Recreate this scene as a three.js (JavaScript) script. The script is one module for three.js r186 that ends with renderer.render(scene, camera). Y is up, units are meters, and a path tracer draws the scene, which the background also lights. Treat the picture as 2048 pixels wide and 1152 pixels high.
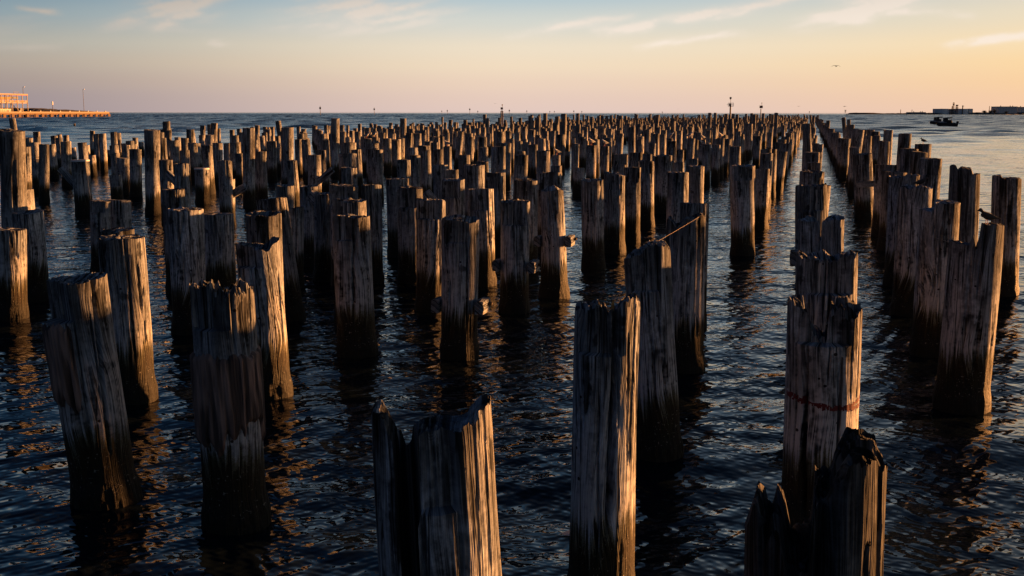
import * as THREE from 'three';
import { mergeGeometries, toCreasedNormals } from 'three/addons/utils/BufferGeometryUtils.js';

// ---------------------------------------------------------------- camera, sky, sun, exposure
const D2R = Math.PI / 180;
const scene = new THREE.Scene();
const EYE = 3.0;                                      // metres above the water
const camera = new THREE.PerspectiveCamera(29.34, 2048 / 1152, 0.1, 40000);
camera.position.set(0, EYE, 0);
camera.rotation.order = 'YXZ';
camera.rotation.set(-9.04 * D2R, 0, 0.095 * D2R);
scene.add(camera);

const SUN_AZ = 66 * D2R, SUN_EL = 3.0 * D2R;          // azimuth to the right of the view
const sunDir = new THREE.Vector3(Math.sin(SUN_AZ) * Math.cos(SUN_EL), Math.sin(SUN_EL), -Math.cos(SUN_AZ) * Math.cos(SUN_EL));
const sun = new THREE.DirectionalLight(new THREE.Color().setRGB(1.0, 0.405, 0.12), 5.0);
sun.target.position.set(0, 0, -40);
sun.position.copy(sunDir).multiplyScalar(300).add(sun.target.position);
sun.castShadow = true;
sun.shadow.radius = 1.5;
sun.shadow.mapSize.set(4096, 4096);
Object.assign(sun.shadow.camera, { left: -90, right: 90, top: 60, bottom: -60, near: 1, far: 700 });
scene.add(sun, sun.target);

const renderer = new THREE.WebGLRenderer({ antialias: true });
renderer.toneMapping = THREE.LinearToneMapping;
renderer.toneMappingExposure = 4.1;                   // exposed for the shaded timber
renderer.shadowMap.enabled = true;

// ---------------------------------------------------------------- random numbers and noise
function rng(seed) {
  let a = seed >>> 0;
  return () => { a = (a + 0x6d2b79f5) >>> 0; let t = Math.imul(a ^ (a >>> 15), 1 | a); t = (t + Math.imul(t ^ (t >>> 7), 61 | t)) ^ t; return ((t ^ (t >>> 14)) >>> 0) / 4294967296; };
}
function hash2(x, y, s) {
  let h = Math.imul(x, 374761393) ^ Math.imul(y, 668265263) ^ Math.imul(s, 1274126177);
  h = Math.imul(h ^ (h >>> 13), 1274126177); h ^= h >>> 16;
  return (h >>> 0) / 4294967296;
}
// value noise 0..1, periodic in x with period px (0: none)
function vn(x, y, s, px = 0) {
  const xi = Math.floor(x), yi = Math.floor(y); let fx = x - xi, fy = y - yi;
  fx = fx * fx * (3 - 2 * fx); fy = fy * fy * (3 - 2 * fy);
  let x0 = xi, x1 = xi + 1;
  if (px) { x0 = ((x0 % px) + px) % px; x1 = ((x1 % px) + px) % px; }
  const a = hash2(x0, yi, s), b = hash2(x1, yi, s), c = hash2(x0, yi + 1, s), d = hash2(x1, yi + 1, s);
  return a + (b - a) * fx + (c - a) * fy + (a - b - c + d) * fx * fy;
}
const fbm = (x, y, s, n = 4) => { let v = 0, a = 0.5, t = 0; for (let i = 0; i < n; i++) { v += a * vn(x, y, s + i * 17); t += a; a *= 0.5; x *= 2.03; y *= 2.03; } return v / t; };
const clamp = (x, a = 0, b = 1) => Math.min(b, Math.max(a, x));
const sstep = (a, b, x) => { const t = clamp((x - a) / (b - a)); return t * t * (3 - 2 * t); };
const mix = (a, b, t) => a + (b - a) * t;
const SKY_GAIN = 1 / 4.1;
const lin = (c) => { c /= 255; return c <= 0.04045 ? c / 12.92 : ((c + 0.055) / 1.055) ** 2.4; };

// ---------------------------------------------------------------- the evening sky: air and thin cirrus
{
  const W = 4096, H = 2048, data = new Float32Array(W * H * 4);
  // colour by height above the horizon, at three distances round from the sun's azimuth
  const el = [0, 0.7, 1.5, 2.4, 3.3, 4.6, 6, 9, 14, 25, 50, 90];
  const near = [[242, 198, 162], [245, 201, 158], [247, 205, 153], [248, 211, 156], [246, 218, 172], [236, 218, 187], [217, 210, 196], [190, 191, 190], [142, 154, 164], [70, 92, 118], [32, 53, 84], [22, 40, 70]];
  const mid = [[226, 200, 190], [230, 203, 188], [236, 210, 188], [241, 220, 192], [238, 223, 199], [212, 214, 206], [174, 196, 206], [130, 160, 182], [74, 106, 136], [33, 54, 80], [20, 35, 58], [17, 30, 53]];
  const far = [[150, 138, 144], [152, 140, 144], [162, 148, 143], [172, 161, 150], [168, 168, 160], [138, 157, 165], [102, 136, 158], [76, 114, 146], [52, 88, 122], [34, 61, 95], [24, 46, 80], [20, 39, 72]];
  const anti = far.map(([r, g, b], i) => i < 7 ? [mix(84, 60, i / 6), mix(90, 84, i / 6), mix(116, 112, i / 6)] : [r * 0.68, g * 0.72, b * 0.78]);      // opposite the sun dusk has already risen
  const tab = [near, mid, far, anti].map((t) => t.map((c) => c.map((v) => lin(v) * SKY_GAIN)));
  // wisps: from azimuth, height to azimuth, height (degrees), half-width, strength
  const WISPS = [[-19.5, 4.2, -14.2, 5.7, 0.32, 0.5], [-17.6, 3.9, -16.2, 5.0, 0.24, 0.5], [-18.6, 5.5, -15, 4.6, 0.25, 0.35], [-11, 4.7, -3.6, 5.0, 0.6, 0.42], [-10.5, 5.4, -5, 5.3, 0.22, 0.3], [4.4, 4.05, 14.8, 5.75, 0.17, 0.75], [8, 4.5, 13, 5.3, 0.16, 0.4], [0, 3.85, 5.8, 4.9, 0.18, 0.4], [14.6, 4.4, 19.6, 5.4, 0.3, 0.5], [15.2, 4.7, 17.6, 4.35, 0.15, 0.5], [16, 5.5, 20, 5.0, 0.2, 0.4], [21.2, 3.3, 26, 3.75, 0.12, 0.8], [-23.6, 4.72, -22, 4.72, 0.08, 0.6], [6.4, 3.4, 11.6, 4.0, 0.12, 0.45], [17, 4.9, 22, 4.6, 0.12, 0.35], [-26, 2.9, -22, 3.1, 0.2, 0.2], [-15.2, 3.5, -14.4, 3.3, 0.12, 0.3]];
  const out = [0, 0, 0];
  for (let j = 0; j < H; j++) {
    const e = ((j + 0.5) / H - 0.5) * 180, ee = Math.max(e, 0);
    let k = 0; while (k < el.length - 2 && ee > el[k + 1]) k++;
    const f = clamp((ee - el[k]) / (el[k + 1] - el[k])), ff = f * f * (3 - 2 * f) * 0.35 + f * 0.65;
    for (let i = 0; i < W; i++) {
      const ang = ((i + 0.5) / W - 0.5) * 2 * Math.PI;          // atan2(z, x)
      const az = Math.atan2(Math.cos(ang), -Math.sin(ang));       // to the right of the view
      let phi = Math.abs(az - SUN_AZ); if (phi > Math.PI) phi = 2 * Math.PI - phi;
      phi /= D2R;
      const w = phi < 65 ? sstep(30, 65, phi) : phi < 96 ? 1 + sstep(65, 96, phi) : 2 + sstep(96, 165, phi);
      const ia = Math.min(2, Math.floor(w)), a = tab[ia], b = tab[ia + 1], wt = w - ia;
      for (let c = 0; c < 3; c++) out[c] = mix(mix(a[k][c], b[k][c], wt), mix(a[k + 1][c], b[k + 1][c], wt), ff);
      // glow round the sun
      const g = Math.exp(-((phi / 26) ** 2) - (((ee - 3) / 14) ** 2)) * 0.55;
      out[0] *= 1 + g * 1.1; out[1] *= 1 + g * 0.8; out[2] *= 1 + g * 0.35;
      if (e > 0.8 && e < 60) {
        // cirrus: a thin patchy sheet, and combed wisps where they stand above the horizon
        const ad = az / D2R, warp = 1.8 * fbm(ad * 0.11, e * 0.3, 71, 3);
        const st = fbm((ad + e * 1.3) * 0.085, (e * 1.05 - ad * 0.055 + warp) * 1.25, 31, 5);
        const patch = fbm(ad * 0.06 + 9.3, e * 0.12 + 3.7, 57, 3);
        let m = sstep(0.46, 0.76, st) * sstep(0.36, 0.6, patch) * sstep(2.4, 5, e) * (1 - sstep(20, 55, e)) * 0.85;
        if (e < 9 && ad > -30 && ad < 30) {
          const wx = ad + 0.5 * (fbm(ad * 0.8, e * 1.3, 83, 3) - 0.5), wy = e + 0.42 * (fbm(ad * 0.5 + 7, e * 1.1, 84, 4) - 0.5);
          const comb = 0.3 + 1.0 * sstep(0.3, 0.72, fbm(ad * 0.55 + e * 0.6, e * 4.2 - ad * 0.9, 85, 6));
          for (const [x0, y0, x1, y1, w, k] of WISPS) {
            const dx = x1 - x0, dy = y1 - y0, t = clamp(((wx - x0) * dx + (wy - y0) * dy) / (dx * dx + dy * dy)), d = Math.hypot((wx - x0 - dx * t) * 0.5, wy - y0 - dy * t) / 1.25;
            if (d < w * 2.5) m += 2.1 * k * comb * Math.exp(-((d / w) ** 2)) * Math.sin(Math.PI * (0.12 + 0.76 * t));
          }
        }
        m = Math.min(m, 0.85);
        const lum = (out[0] + out[1] + out[2]) / 3;
        out[0] = mix(out[0], lum * 1.3 + 0.05 * SKY_GAIN, m); out[1] = mix(out[1], lum * 1.14 + 0.035 * SKY_GAIN, m); out[2] = mix(out[2], lum * 1.0 + 0.02 * SKY_GAIN, m);
      }
      const p = (j * W + i) * 4;
      data[p] = out[0]; data[p + 1] = out[1]; data[p + 2] = out[2]; data[p + 3] = 1;
    }
  }
  const sky = new THREE.DataTexture(data, W, H, THREE.RGBAFormat, THREE.FloatType);
  sky.mapping = THREE.EquirectangularReflectionMapping;
  sky.magFilter = THREE.LinearFilter; sky.minFilter = THREE.LinearFilter; sky.wrapS = THREE.RepeatWrapping;
  sky.needsUpdate = true;
  scene.background = sky; scene.environment = sky;
}

// ---------------------------------------------------------------- helpers
const taken = {};
function numbered(name) { const n = taken[name] ?? 0; taken[name] = n + 1; return n ? `${name}_${String(n).padStart(3, '0')}` : name; }
function shade(o) { o.traverse((m) => { if (m.isMesh) { m.castShadow = true; m.receiveShadow = true; } }); return o; }
function part(name, geo, mat, parent) { const m = new THREE.Mesh(geo, mat); m.name = name; m.castShadow = m.receiveShadow = true; parent.add(m); return m; }
function tag(o, label, category, group) { Object.assign(o.userData, { label, category }); if (group) o.userData.group = group; return o; }
function thing(name, label, category, [x, y, z], turn = 0, group) {
  const o = new THREE.Group(); o.name = numbered(name); o.position.set(x, y, z); o.rotation.y = turn; scene.add(o);
  return tag(o, label, category, group);
}
function structure(name, geo, mat, kind = 'structure') { const m = new THREE.Mesh(geo, mat); m.name = name; m.userData.kind = kind; m.castShadow = m.receiveShadow = true; scene.add(m); return m; }
const rgb = (r, g, b) => new THREE.Color().setRGB(r, g, b);
const std = (c, roughness = 0.9, extra = {}) => new THREE.MeshStandardMaterial({ color: c, roughness, metalness: 0, ...extra });
function box(w, h, d, x = 0, y = 0, z = 0) { return new THREE.BoxGeometry(w, h, d).translate(x, y, z); }
function cyl(r0, r1, h, x = 0, y = 0, z = 0, n = 10) { return new THREE.CylinderGeometry(r1, r0, h, n).translate(x, y + h / 2, z); }
function bar(a, b, r, n = 6) {
  const A = new THREE.Vector3(...a), B = new THREE.Vector3(...b), d = B.clone().sub(A), L = d.length();
  const g = new THREE.CylinderGeometry(r, r, L, n);
  g.applyQuaternion(new THREE.Quaternion().setFromUnitVectors(new THREE.Vector3(0, 1, 0), d.normalize()));
  return g.translate((A.x + B.x) / 2, (A.y + B.y) / 2, (A.z + B.z) / 2);
}
function merge(list) { return mergeGeometries(list.map((g) => { const h = g.index ? g.toNonIndexed() : g; for (const k of Object.keys(h.attributes)) if (!['position', 'normal', 'uv'].includes(k)) h.deleteAttribute(k); return h; })); }
function dataTex(w, h, bytes, srgb, repeat = true) {
  const t = new THREE.DataTexture(bytes, w, h, THREE.RGBAFormat, THREE.UnsignedByteType);
  if (srgb) t.colorSpace = THREE.SRGBColorSpace;
  t.magFilter = THREE.LinearFilter; t.minFilter = THREE.LinearMipmapLinearFilter; t.generateMipmaps = true;
  t.wrapS = t.wrapT = repeat ? THREE.RepeatWrapping : THREE.ClampToEdgeWrapping; t.needsUpdate = true;
  return t;
}
const srgb8 = (x) => { x = clamp(x); return Math.round(255 * (x <= 0.0031308 ? 12.92 * x : 1.055 * x ** (1 / 2.4) - 0.055)); };
// ---------------------------------------------------------------- the bay: one sheet to the horizon, real waves near, ripples in the material
function rippleField(n, size, waves, seed) {           // periodic height field from random plane waves; returns heights (m)
  const r = rng(seed), h = new Float32Array(n * n), list = [];
  for (let i = 0; i < waves; i++) {
    const L = 0.06 * (0.9 / 0.06) ** (r() ** 1.0), dir = (r() - 0.5) * 2.6 + 1.75, kx = Math.round(size / L * Math.cos(dir)), ky = Math.round(size / L * Math.sin(dir));
    if (!kx && !ky) continue;
    const K = Math.hypot(kx, ky) * 2 * Math.PI / size;
    list.push([kx * 2 * Math.PI / n, ky * 2 * Math.PI / n, r() * 6.283, (0.6 + 0.8 * r()) / K]);
  }
  for (const [a, b, p, amp] of list) for (let y = 0; y < n; y++) for (let x = 0; x < n; x++) h[y * n + x] += amp * Math.sin(a * x + b * y + p);
  const k = Math.sqrt(list.length / 2);
  for (let i = 0; i < h.length; i++) h[i] /= k;
  return h;                                             // slope rms about 1
}
const WN = 1536, tileA = 10.7, tileB = 3.1;
const rip = rippleField(WN, tileA, 72, 5);
const normalBytes = new Uint8Array(WN * WN * 4);
{
  const px = tileA / WN, slope = 0.105;
  for (let y = 0; y < WN; y++) for (let x = 0; x < WN; x++) {
    const c = (i, j) => rip[((j + WN) % WN) * WN + ((i + WN) % WN)];
    let dx = (c(x + 1, y) - c(x - 1, y)) / (2 * px) * slope, dy = (c(x, y + 1) - c(x, y - 1)) / (2 * px) * slope;
    // calm slicks and ruffled patches
    const pa = 0.45 + 1.05 * (0.6 * vn(x / WN * 6, y / WN * 6 + 0.01, 91, 6) + 0.4 * vn(x / WN * 14, y / WN * 9, 92, 14)) * sstep(0, 0.12, Math.min(y / WN, 1 - y / WN) + 0.06); dx *= pa; dy *= pa;
    const L = Math.hypot(dx, dy, 1), o = (y * WN + x) * 4;
    normalBytes[o] = Math.round((-dx / L * 0.5 + 0.5) * 255); normalBytes[o + 1] = Math.round((-dy / L * 0.5 + 0.5) * 255); normalBytes[o + 2] = Math.round((1 / L * 0.5 + 0.5) * 255); normalBytes[o + 3] = 255;
  }
}
const waterNormal = dataTex(WN, WN, normalBytes, false);
waterNormal.repeat.set(1 / tileA, 1 / tileA);
const waterMat = new THREE.MeshPhysicalMaterial({ color: rgb(0.004, 0.007, 0.010), roughness: 0.05, ior: 1.33, normalMap: waterNormal });
// wind roughness: sheltered among the piles, ruffled out on the bay (uv1 spans 1200 m)
{
  const n = 256, b = new Uint8Array(n * n * 4);
  for (let y = 0; y < n; y++) for (let x = 0; x < n; x++) {
    const X = ((x + 0.5) / n - 0.5) * 1200, Z = ((y + 0.5) / n - 0.5) * 1200, R = Math.hypot(X, Z), gust = fbm(X * 0.012 + 50, Z * 0.03 + 50, 211, 4) - 0.5;
    const v = clamp(0.02 + 0.19 * sstep(45, 320, R + 50 * gust)); b.set([0, Math.round(v * 255), 0, 255], (y * n + x) * 4);
  }
  const t = dataTex(n, n, b, false, false); t.channel = 1; waterMat.roughnessMap = t; waterMat.roughness = 1;
}
const waveList = [];
{
  const r = rng(77);
  for (let i = 0; i < 60; i++) {
    const L = 0.45 * (13 / 0.45) ** (i / 59) * (0.9 + 0.2 * r()), dir = (r() - 0.5) * (L > 5 ? 1.5 : 1.9) + 1.75;
    waveList.push([Math.cos(dir) * 2 * Math.PI / L, Math.sin(dir) * 2 * Math.PI / L, r() * 6.283, L]);
  }
}
// short chop among the piles, longer and steeper waves out on the open bay
function waveHeight(x, z, cell) {
  let y = 0;
  const gust = 0.55 + 0.9 * fbm(x * 0.035 + 40, z * 0.022 + 11, 201, 3), R = Math.hypot(x, z), open = sstep(50, 260, R);
  for (const [a, b, p, L] of waveList) {
    const keep = sstep(1.6, 3.2, L / cell); if (keep <= 0) continue;
    const steep = L < 3 ? mix(0.0115, 0.026, open) : L < 6 ? mix(0.007, 0.055, open) : 0.06 * open;
    if (steep) y += keep * Math.sin(a * x + b * z + p) * L / (2 * Math.PI) * steep;
  }
  return y * gust;
}
{
  const radii = [1.2]; for (let R = 1.2; R < 38000;) { R += R < 285 ? R * 0.0125 : R < 2400 ? 3.5 : R < 6000 ? 30 : R * 0.06; radii.push(R); }
  const angles = [];
  const F = 36 * D2R, N = 340;
  for (let i = 0; i <= N; i++) angles.push(-F + 2 * F * i / N);
  for (let i = 1; i < 36; i++) angles.push(F + (2 * Math.PI - 2 * F) * i / 36);
  const na = angles.length, nr = radii.length, pos = new Float32Array((na * nr + 1) * 3), uv = new Float32Array((na * nr + 1) * 2), uv1 = new Float32Array((na * nr + 1) * 2), idx = [];
  for (let j = 0; j < nr; j++) for (let i = 0; i < na; i++) {
    const R = radii[j], a = angles[i], x = R * Math.sin(a), z = -R * Math.cos(a), o = j * na + i;
    const cell = i <= N ? Math.max(R < 285 ? R * 0.0125 : R < 2400 ? 3.5 : R < 6000 ? 30 : R * 0.06, R * 0.4 * F / N) : R * 0.17;
    pos.set([x, waveHeight(x, z, cell), z], o * 3); uv.set([x, z], o * 2); uv1.set([clamp(x / 1200 + 0.5, 0.002, 0.998), clamp(z / 1200 + 0.5, 0.002, 0.998)], o * 2);
  }
  pos.set([0, 0, 0], na * nr * 3); uv1.set([0.5, 0.5], na * nr * 2);
  for (let i = 0; i < na; i++) { const i2 = (i + 1) % na; idx.push(na * nr, i2, i); for (let j = 0; j < nr - 1; j++) { const a = j * na + i, b = j * na + i2, c = a + na, d = b + na; idx.push(a, b, d, a, d, c); } }
  const g = new THREE.BufferGeometry();
  g.setAttribute('position', new THREE.BufferAttribute(pos, 3)); g.setAttribute('uv', new THREE.BufferAttribute(uv, 2)); g.setAttribute('uv1', new THREE.BufferAttribute(uv1, 2)); g.setIndex(idx); g.computeVertexNormals();
  structure('water', g, waterMat);
}
// ---------------------------------------------------------------- weathered pile timber: grain, stains, bleached band, tide line, wet algae
const TEX_Z0 = -0.7, TEX_SPAN = 4.0;                    // metres of height that one texture spans
function woodSet(seed, o) {
  const W = 1024, H = 2048, col = new Uint8Array(W * H * 4), bmp = new Uint8Array(W * H * 4), rgh = new Uint8Array(256 * 512 * 4);
  const r = rng(seed);
  // drying checks: long wandering vertical cracks
  const checks = []; for (let i = 0; i < 84; i++) { const z = r() * 3.4 - 0.3; checks.push({ u: r(), z0: z, z1: z + 0.15 + r() * r() * 1.6, w: (0.0012 + 0.003 * r() * r()) * (i < 16 ? 1.9 : 1), s: (r() * 900) | 0, lean: (r() - 0.5) * 0.03 }); }
  const nails = []; for (let i = 0; i < 9; i++) nails.push([r(), 0.6 + 1.1 * r(), 0.006 + 0.006 * r()]);
  const knots = []; for (let i = 0; i < 7; i++) knots.push({ u: r(), z: 0.6 + 1.5 * r(), r: 0.02 + 0.03 * r() });
  const rots = []; for (let i = 0; i < 7; i++) rots.push({ u: r(), z: 0.7 + 1.2 * r(), w: 0.02 + 0.05 * r(), h: 0.05 + 0.16 * r() });
  const lime = []; for (let i = 0; i < 5; i++) { const z1 = 1.9; lime.push({ u: r(), z1, z0: 1.0 + 0.6 * r(), w: 0.004 + 0.012 * r() }); }
  for (let y = 0; y < H; y++) {
    const z = TEX_Z0 + (y + 0.5) / H * TEX_SPAN;
    const live = checks.filter((c) => z > c.z0 && z < c.z1).map((c) => { const t = (z - c.z0) / (c.z1 - c.z0); return [c.u + c.lean * t + 0.012 * (fbm(z * 3.1, c.s, 5, 3) - 0.5), c.w * Math.min(1, 5 * t, 5 * (1 - t)) * (0.5 + vn(z * 14, c.s, 9))]; });
    const kn = knots.filter((k) => Math.abs(k.z - z) < 0.1);
    const nl = nails.filter((n) => Math.abs(n[1] - z) < 0.02);
    for (let x = 0; x < W; x++) {
      const u = (x + 0.5) / W;
      const swirl = o.swirl * ((vn(u * 5, z * 1.3, seed + 3, 5) - 0.5) + 0.5 * (vn(u * 12, z * 3.1, seed + 33, 12) - 0.5));
      const fine = vn(u * 260 + swirl * 260, z * 5, seed + 1, 260), mid = vn(u * 90 + swirl * 90, z * 1.9, seed + 2, 90), broad = vn(u * 22 + swirl * 22, z * 1.1, seed + 4, 22), blot = vn(u * 7, z * 2.1, seed + 5, 7) * 0.6 + vn(u * 15, z * 5, seed + 6, 15) * 0.4, speck = vn(u * 300, z * 170, seed + 7, 300);
      let crack = 0, pit = 0; for (const [cu, cw] of live) { let d = Math.abs(u - cu); if (d > 0.5) d = 1 - d; if (d < cw * 2.2) crack = Math.max(crack, 1 - sstep(0.5, 2.2, d / cw)); }
      const fib = fine * 0.5 + mid * 0.5, hair = vn(u * 520 + swirl * 520, z * 9, seed + 21, 520), mott = vn(u * 34, z * 22, seed + 22, 34) * 0.6 + vn(u * 80, z * 55, seed + 23, 80) * 0.4;
      let L = 0.84 + 0.75 * (fine - 0.5) + 0.5 * (mid - 0.5) + 0.3 * (broad - 0.5) + 0.6 * (hair - 0.5) + 0.55 * (mott - 0.5) + 0.25 * (speck - 0.5);
      L *= 1 - 0.55 * sstep(0.50, 0.78, blot) * o.stain;
      L *= 1 + 0.45 * sstep(0.6, 0.85, vn(u * 6 + 2, z * 2.6, seed + 24, 6) * 0.7 + mott * 0.3);      // paler worn patches
      L = Math.max(L, 0.16); L *= 1 - 0.72 * sstep(0.66, 0.8, vn(u * 75 + swirl * 75, z * 2.1, seed + 13, 75));              // dark open grain
      for (const k of kn) { const d = Math.hypot((u - k.u) * 1.4 / 0.55, z - k.z) / k.r; if (d < 1.6) L *= mix(0.3, 1, sstep(0.25, 1.1, d + 0.25 * (speck - 0.5))) * (1 + 0.25 * Math.sin(d * 22)); }
      for (const k of rots) { if (Math.abs(k.z - z) > k.h * 1.5) continue; let du = Math.abs(u - k.u); if (du > 0.5) du = 1 - du; const d = Math.hypot(du * 1.4 / k.w, (z - k.z) / k.h) + 0.7 * (mott - 0.5) + 0.5 * (fib - 0.5); if (d < 1.1) { const q = 1 - sstep(0.75, 1.1, d); L *= 1 - 0.72 * q; pit = Math.max(pit, q); } }
      const warm = 0.9 * (vn(u * 9, z * 1.7, seed + 14, 9) - 0.5);
      let R = o.tone[0] * L * (1 + 0.16 * warm), G = o.tone[1] * L * (1 + 0.03 * warm), B = o.tone[2] * L * (1 - 0.14 * warm);
      // bird lime that has run down from the tops of some
      for (const k of lime) { if (z < k.z0 || z > k.z1) continue; const d = Math.abs(u - k.u - 0.01 * (vn(z * 12, k.u * 90, seed) - 0.5)) / (k.w * (0.4 + 0.8 * vn(z * 9, k.u * 50, seed + 1))); if (d < 1) { const q = (1 - sstep(0.5, 1, d)) * sstep(0.3, 0.6, fib + 0.2) * 0.7; R = mix(R, 0.5, q); G = mix(G, 0.5, q); B = mix(B, 0.48, q); } }
      // salt-bleached wood above the tide line: scattered pale fibres
      const lo = 0.56 + 0.22 * (blot - 0.5), hi = 1.16 + 0.7 * (blot - 0.5) + 0.3 * (broad - 0.5);
      const pale = sstep(lo - 0.05, lo + 0.1, z) * (1 - sstep(hi - 0.3, hi + 0.12, z + 0.5 * (fib - 0.5))) * sstep(0.2, 0.62, fib + 0.5 * (mott - 0.5)) * o.bleach;
      const pl = 0.5 + 0.45 * fine + 0.3 * hair; R = mix(R, 0.47 * pl, pale); G = mix(G, 0.475 * pl, pale); B = mix(B, 0.485 * pl, pale);
      // dark run-off streaks from the cut end
      const run = sstep(0.36, 0.66, mid * 0.4 + broad * 0.6) * sstep(0.85 + 0.6 * vn(u * 40, 3, seed + 8, 40), 1.75, z) * o.runoff;
      R *= 1 - 0.74 * run; G *= 1 - 0.75 * run; B *= 1 - 0.76 * run;
      // the tide line: fibres soak up brown and green film at different heights, black weed and mussels below
      const te = z + 0.34 * (fib - 0.5) + 0.12 * (broad - 0.5) + 0.10 * (blot - 0.5) + 0.06 * (speck - 0.5);
      const damp = 1 - sstep(0.54, 0.66, te), wet = 1 - sstep(0.44, 0.53, te), weed = 1 - sstep(0.25, 0.33, te);
      const al = 0.4 + 1.0 * fine * mid + 0.3 * speck;
      R = mix(R, R * 0.42 + 0.010, damp); G = mix(G, G * 0.38 + 0.008, damp); B = mix(B, B * 0.26, damp);
      R = mix(R, mix(0.030, 0.022, broad) * al, wet); G = mix(G, mix(0.019, 0.022, broad) * al, wet); B = mix(B, 0.010 * al, wet);
      R = mix(R, 0.008 + 0.010 * speck, weed); G = mix(G, 0.008 + 0.009 * speck, weed); B = mix(B, 0.006 + 0.007 * speck, weed);
      const barn = sstep(0.83, 0.9, vn(u * 150, z * 105, seed + 25, 150)) * sstep(0.08, 0.2, z) * (1 - sstep(0.36, 0.5, te)) * sstep(0.45, 0.6, mott); R = mix(R, 0.2, barn); G = mix(G, 0.19, barn); B = mix(B, 0.165, barn);
      const crackTone = crack * (1 - wet) * 0.8; R *= 1 - crackTone; G *= 1 - crackTone; B *= 1 - crackTone;  // colour darkened along the cracks above the wet band
      let hgt = 0.6 + 0.3 * (fine - 0.5) + 0.14 * (mid - 0.5) + 0.3 * (hair - 0.5) + 0.12 * (mott - 0.5) + barn * 0.2 - 0.5 * crack - 0.4 * pit * (0.5 + mott) + weed * 0.35 * (vn(u * 60, z * 40, seed + 9, 60) - 0.5);
      for (const [nu, nz, nr] of nl) { const d = Math.hypot((u - nu) * 1.4, z - nz); if (d < nr) { R *= 0.12; G *= 0.1; B *= 0.1; hgt -= 0.4; } }
      const p = (y * W + x) * 4;
      col[p] = srgb8(R); col[p + 1] = srgb8(G); col[p + 2] = srgb8(B); col[p + 3] = 255;
      const hb = Math.round(255 * clamp(hgt)); bmp[p] = bmp[p + 1] = bmp[p + 2] = hb; bmp[p + 3] = 255;
      if (!(x & 3) && !(y & 3)) { const q = ((y >> 2) * 256 + (x >> 2)) * 4, v = Math.round(255 * clamp(mix(0.95, 0.6, wet * 0.8))); rgh[q] = rgh[q + 1] = rgh[q + 2] = v; rgh[q + 3] = 255; }
    }
  }
  const map = dataTex(W, H, col, true), bump = dataTex(W, H, bmp, false), rough = dataTex(256, 512, rgh, false);
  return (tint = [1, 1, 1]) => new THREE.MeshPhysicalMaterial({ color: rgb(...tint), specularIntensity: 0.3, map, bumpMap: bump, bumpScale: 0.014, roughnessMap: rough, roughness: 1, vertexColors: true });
}
const woodMakers = [
  woodSet(11, { tone: [0.238, 0.262, 0.292], stain: 0.9, bleach: 0.75, runoff: 0.8, swirl: 0.05 }),
  woodSet(23, { tone: [0.200, 0.219, 0.243], stain: 1.0, bleach: 0.55, runoff: 1.0, swirl: 0.025 }),
  woodSet(37, { tone: [0.282, 0.308, 0.34], stain: 0.8, bleach: 0.9, runoff: 0.6, swirl: 0.08 }),
  woodSet(53, { tone: [0.228, 0.249, 0.274], stain: 1.1, bleach: 0.85, runoff: 0.9, swirl: 0.04 }),
];
const woods = []; for (const m of woodMakers) woods.push(m(), m([1.14, 1.12, 1.1]), m([0.84, 0.84, 0.84]));
const darkTimber = woodMakers[1]([0.3, 0.29, 0.28]);  // the second timber in a much darker tint, for the corner pile
// bark left on a pile
const barkMat = (() => {
  const W = 512, H = 1024, col = new Uint8Array(W * H * 4), bmp = new Uint8Array(W * H * 4);
  for (let y = 0; y < H; y++) for (let x = 0; x < W; x++) {
    const u = x / W, z = y / H * 2, s = vn(u * 4, z * 1.5, 41, 4) - 0.5;
    const a = vn(u * 42 + s * 5, z * 2.6, 43, 42), b = vn(u * 110 + s * 8, z * 8, 44, 110), c = vn(u * 18, z * 7, 45, 18);
    const ridge = sstep(0.3, 0.62, a), L = (0.3 + 0.7 * ridge) * (0.6 + 0.6 * b) * (0.7 + 0.5 * c), p = (y * W + x) * 4;
    col[p] = srgb8(0.21 * L); col[p + 1] = srgb8(0.14 * L); col[p + 2] = srgb8(0.115 * L); col[p + 3] = 255;
    const h = Math.round(255 * clamp(0.7 * ridge + 0.3 * b)); bmp[p] = bmp[p + 1] = bmp[p + 2] = h; bmp[p + 3] = 255;
  }
  return new THREE.MeshStandardMaterial({ map: dataTex(W, H, col, true), bumpMap: dataTex(W, H, bmp, false), bumpScale: 0.02, roughness: 0.95 });
})();
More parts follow.
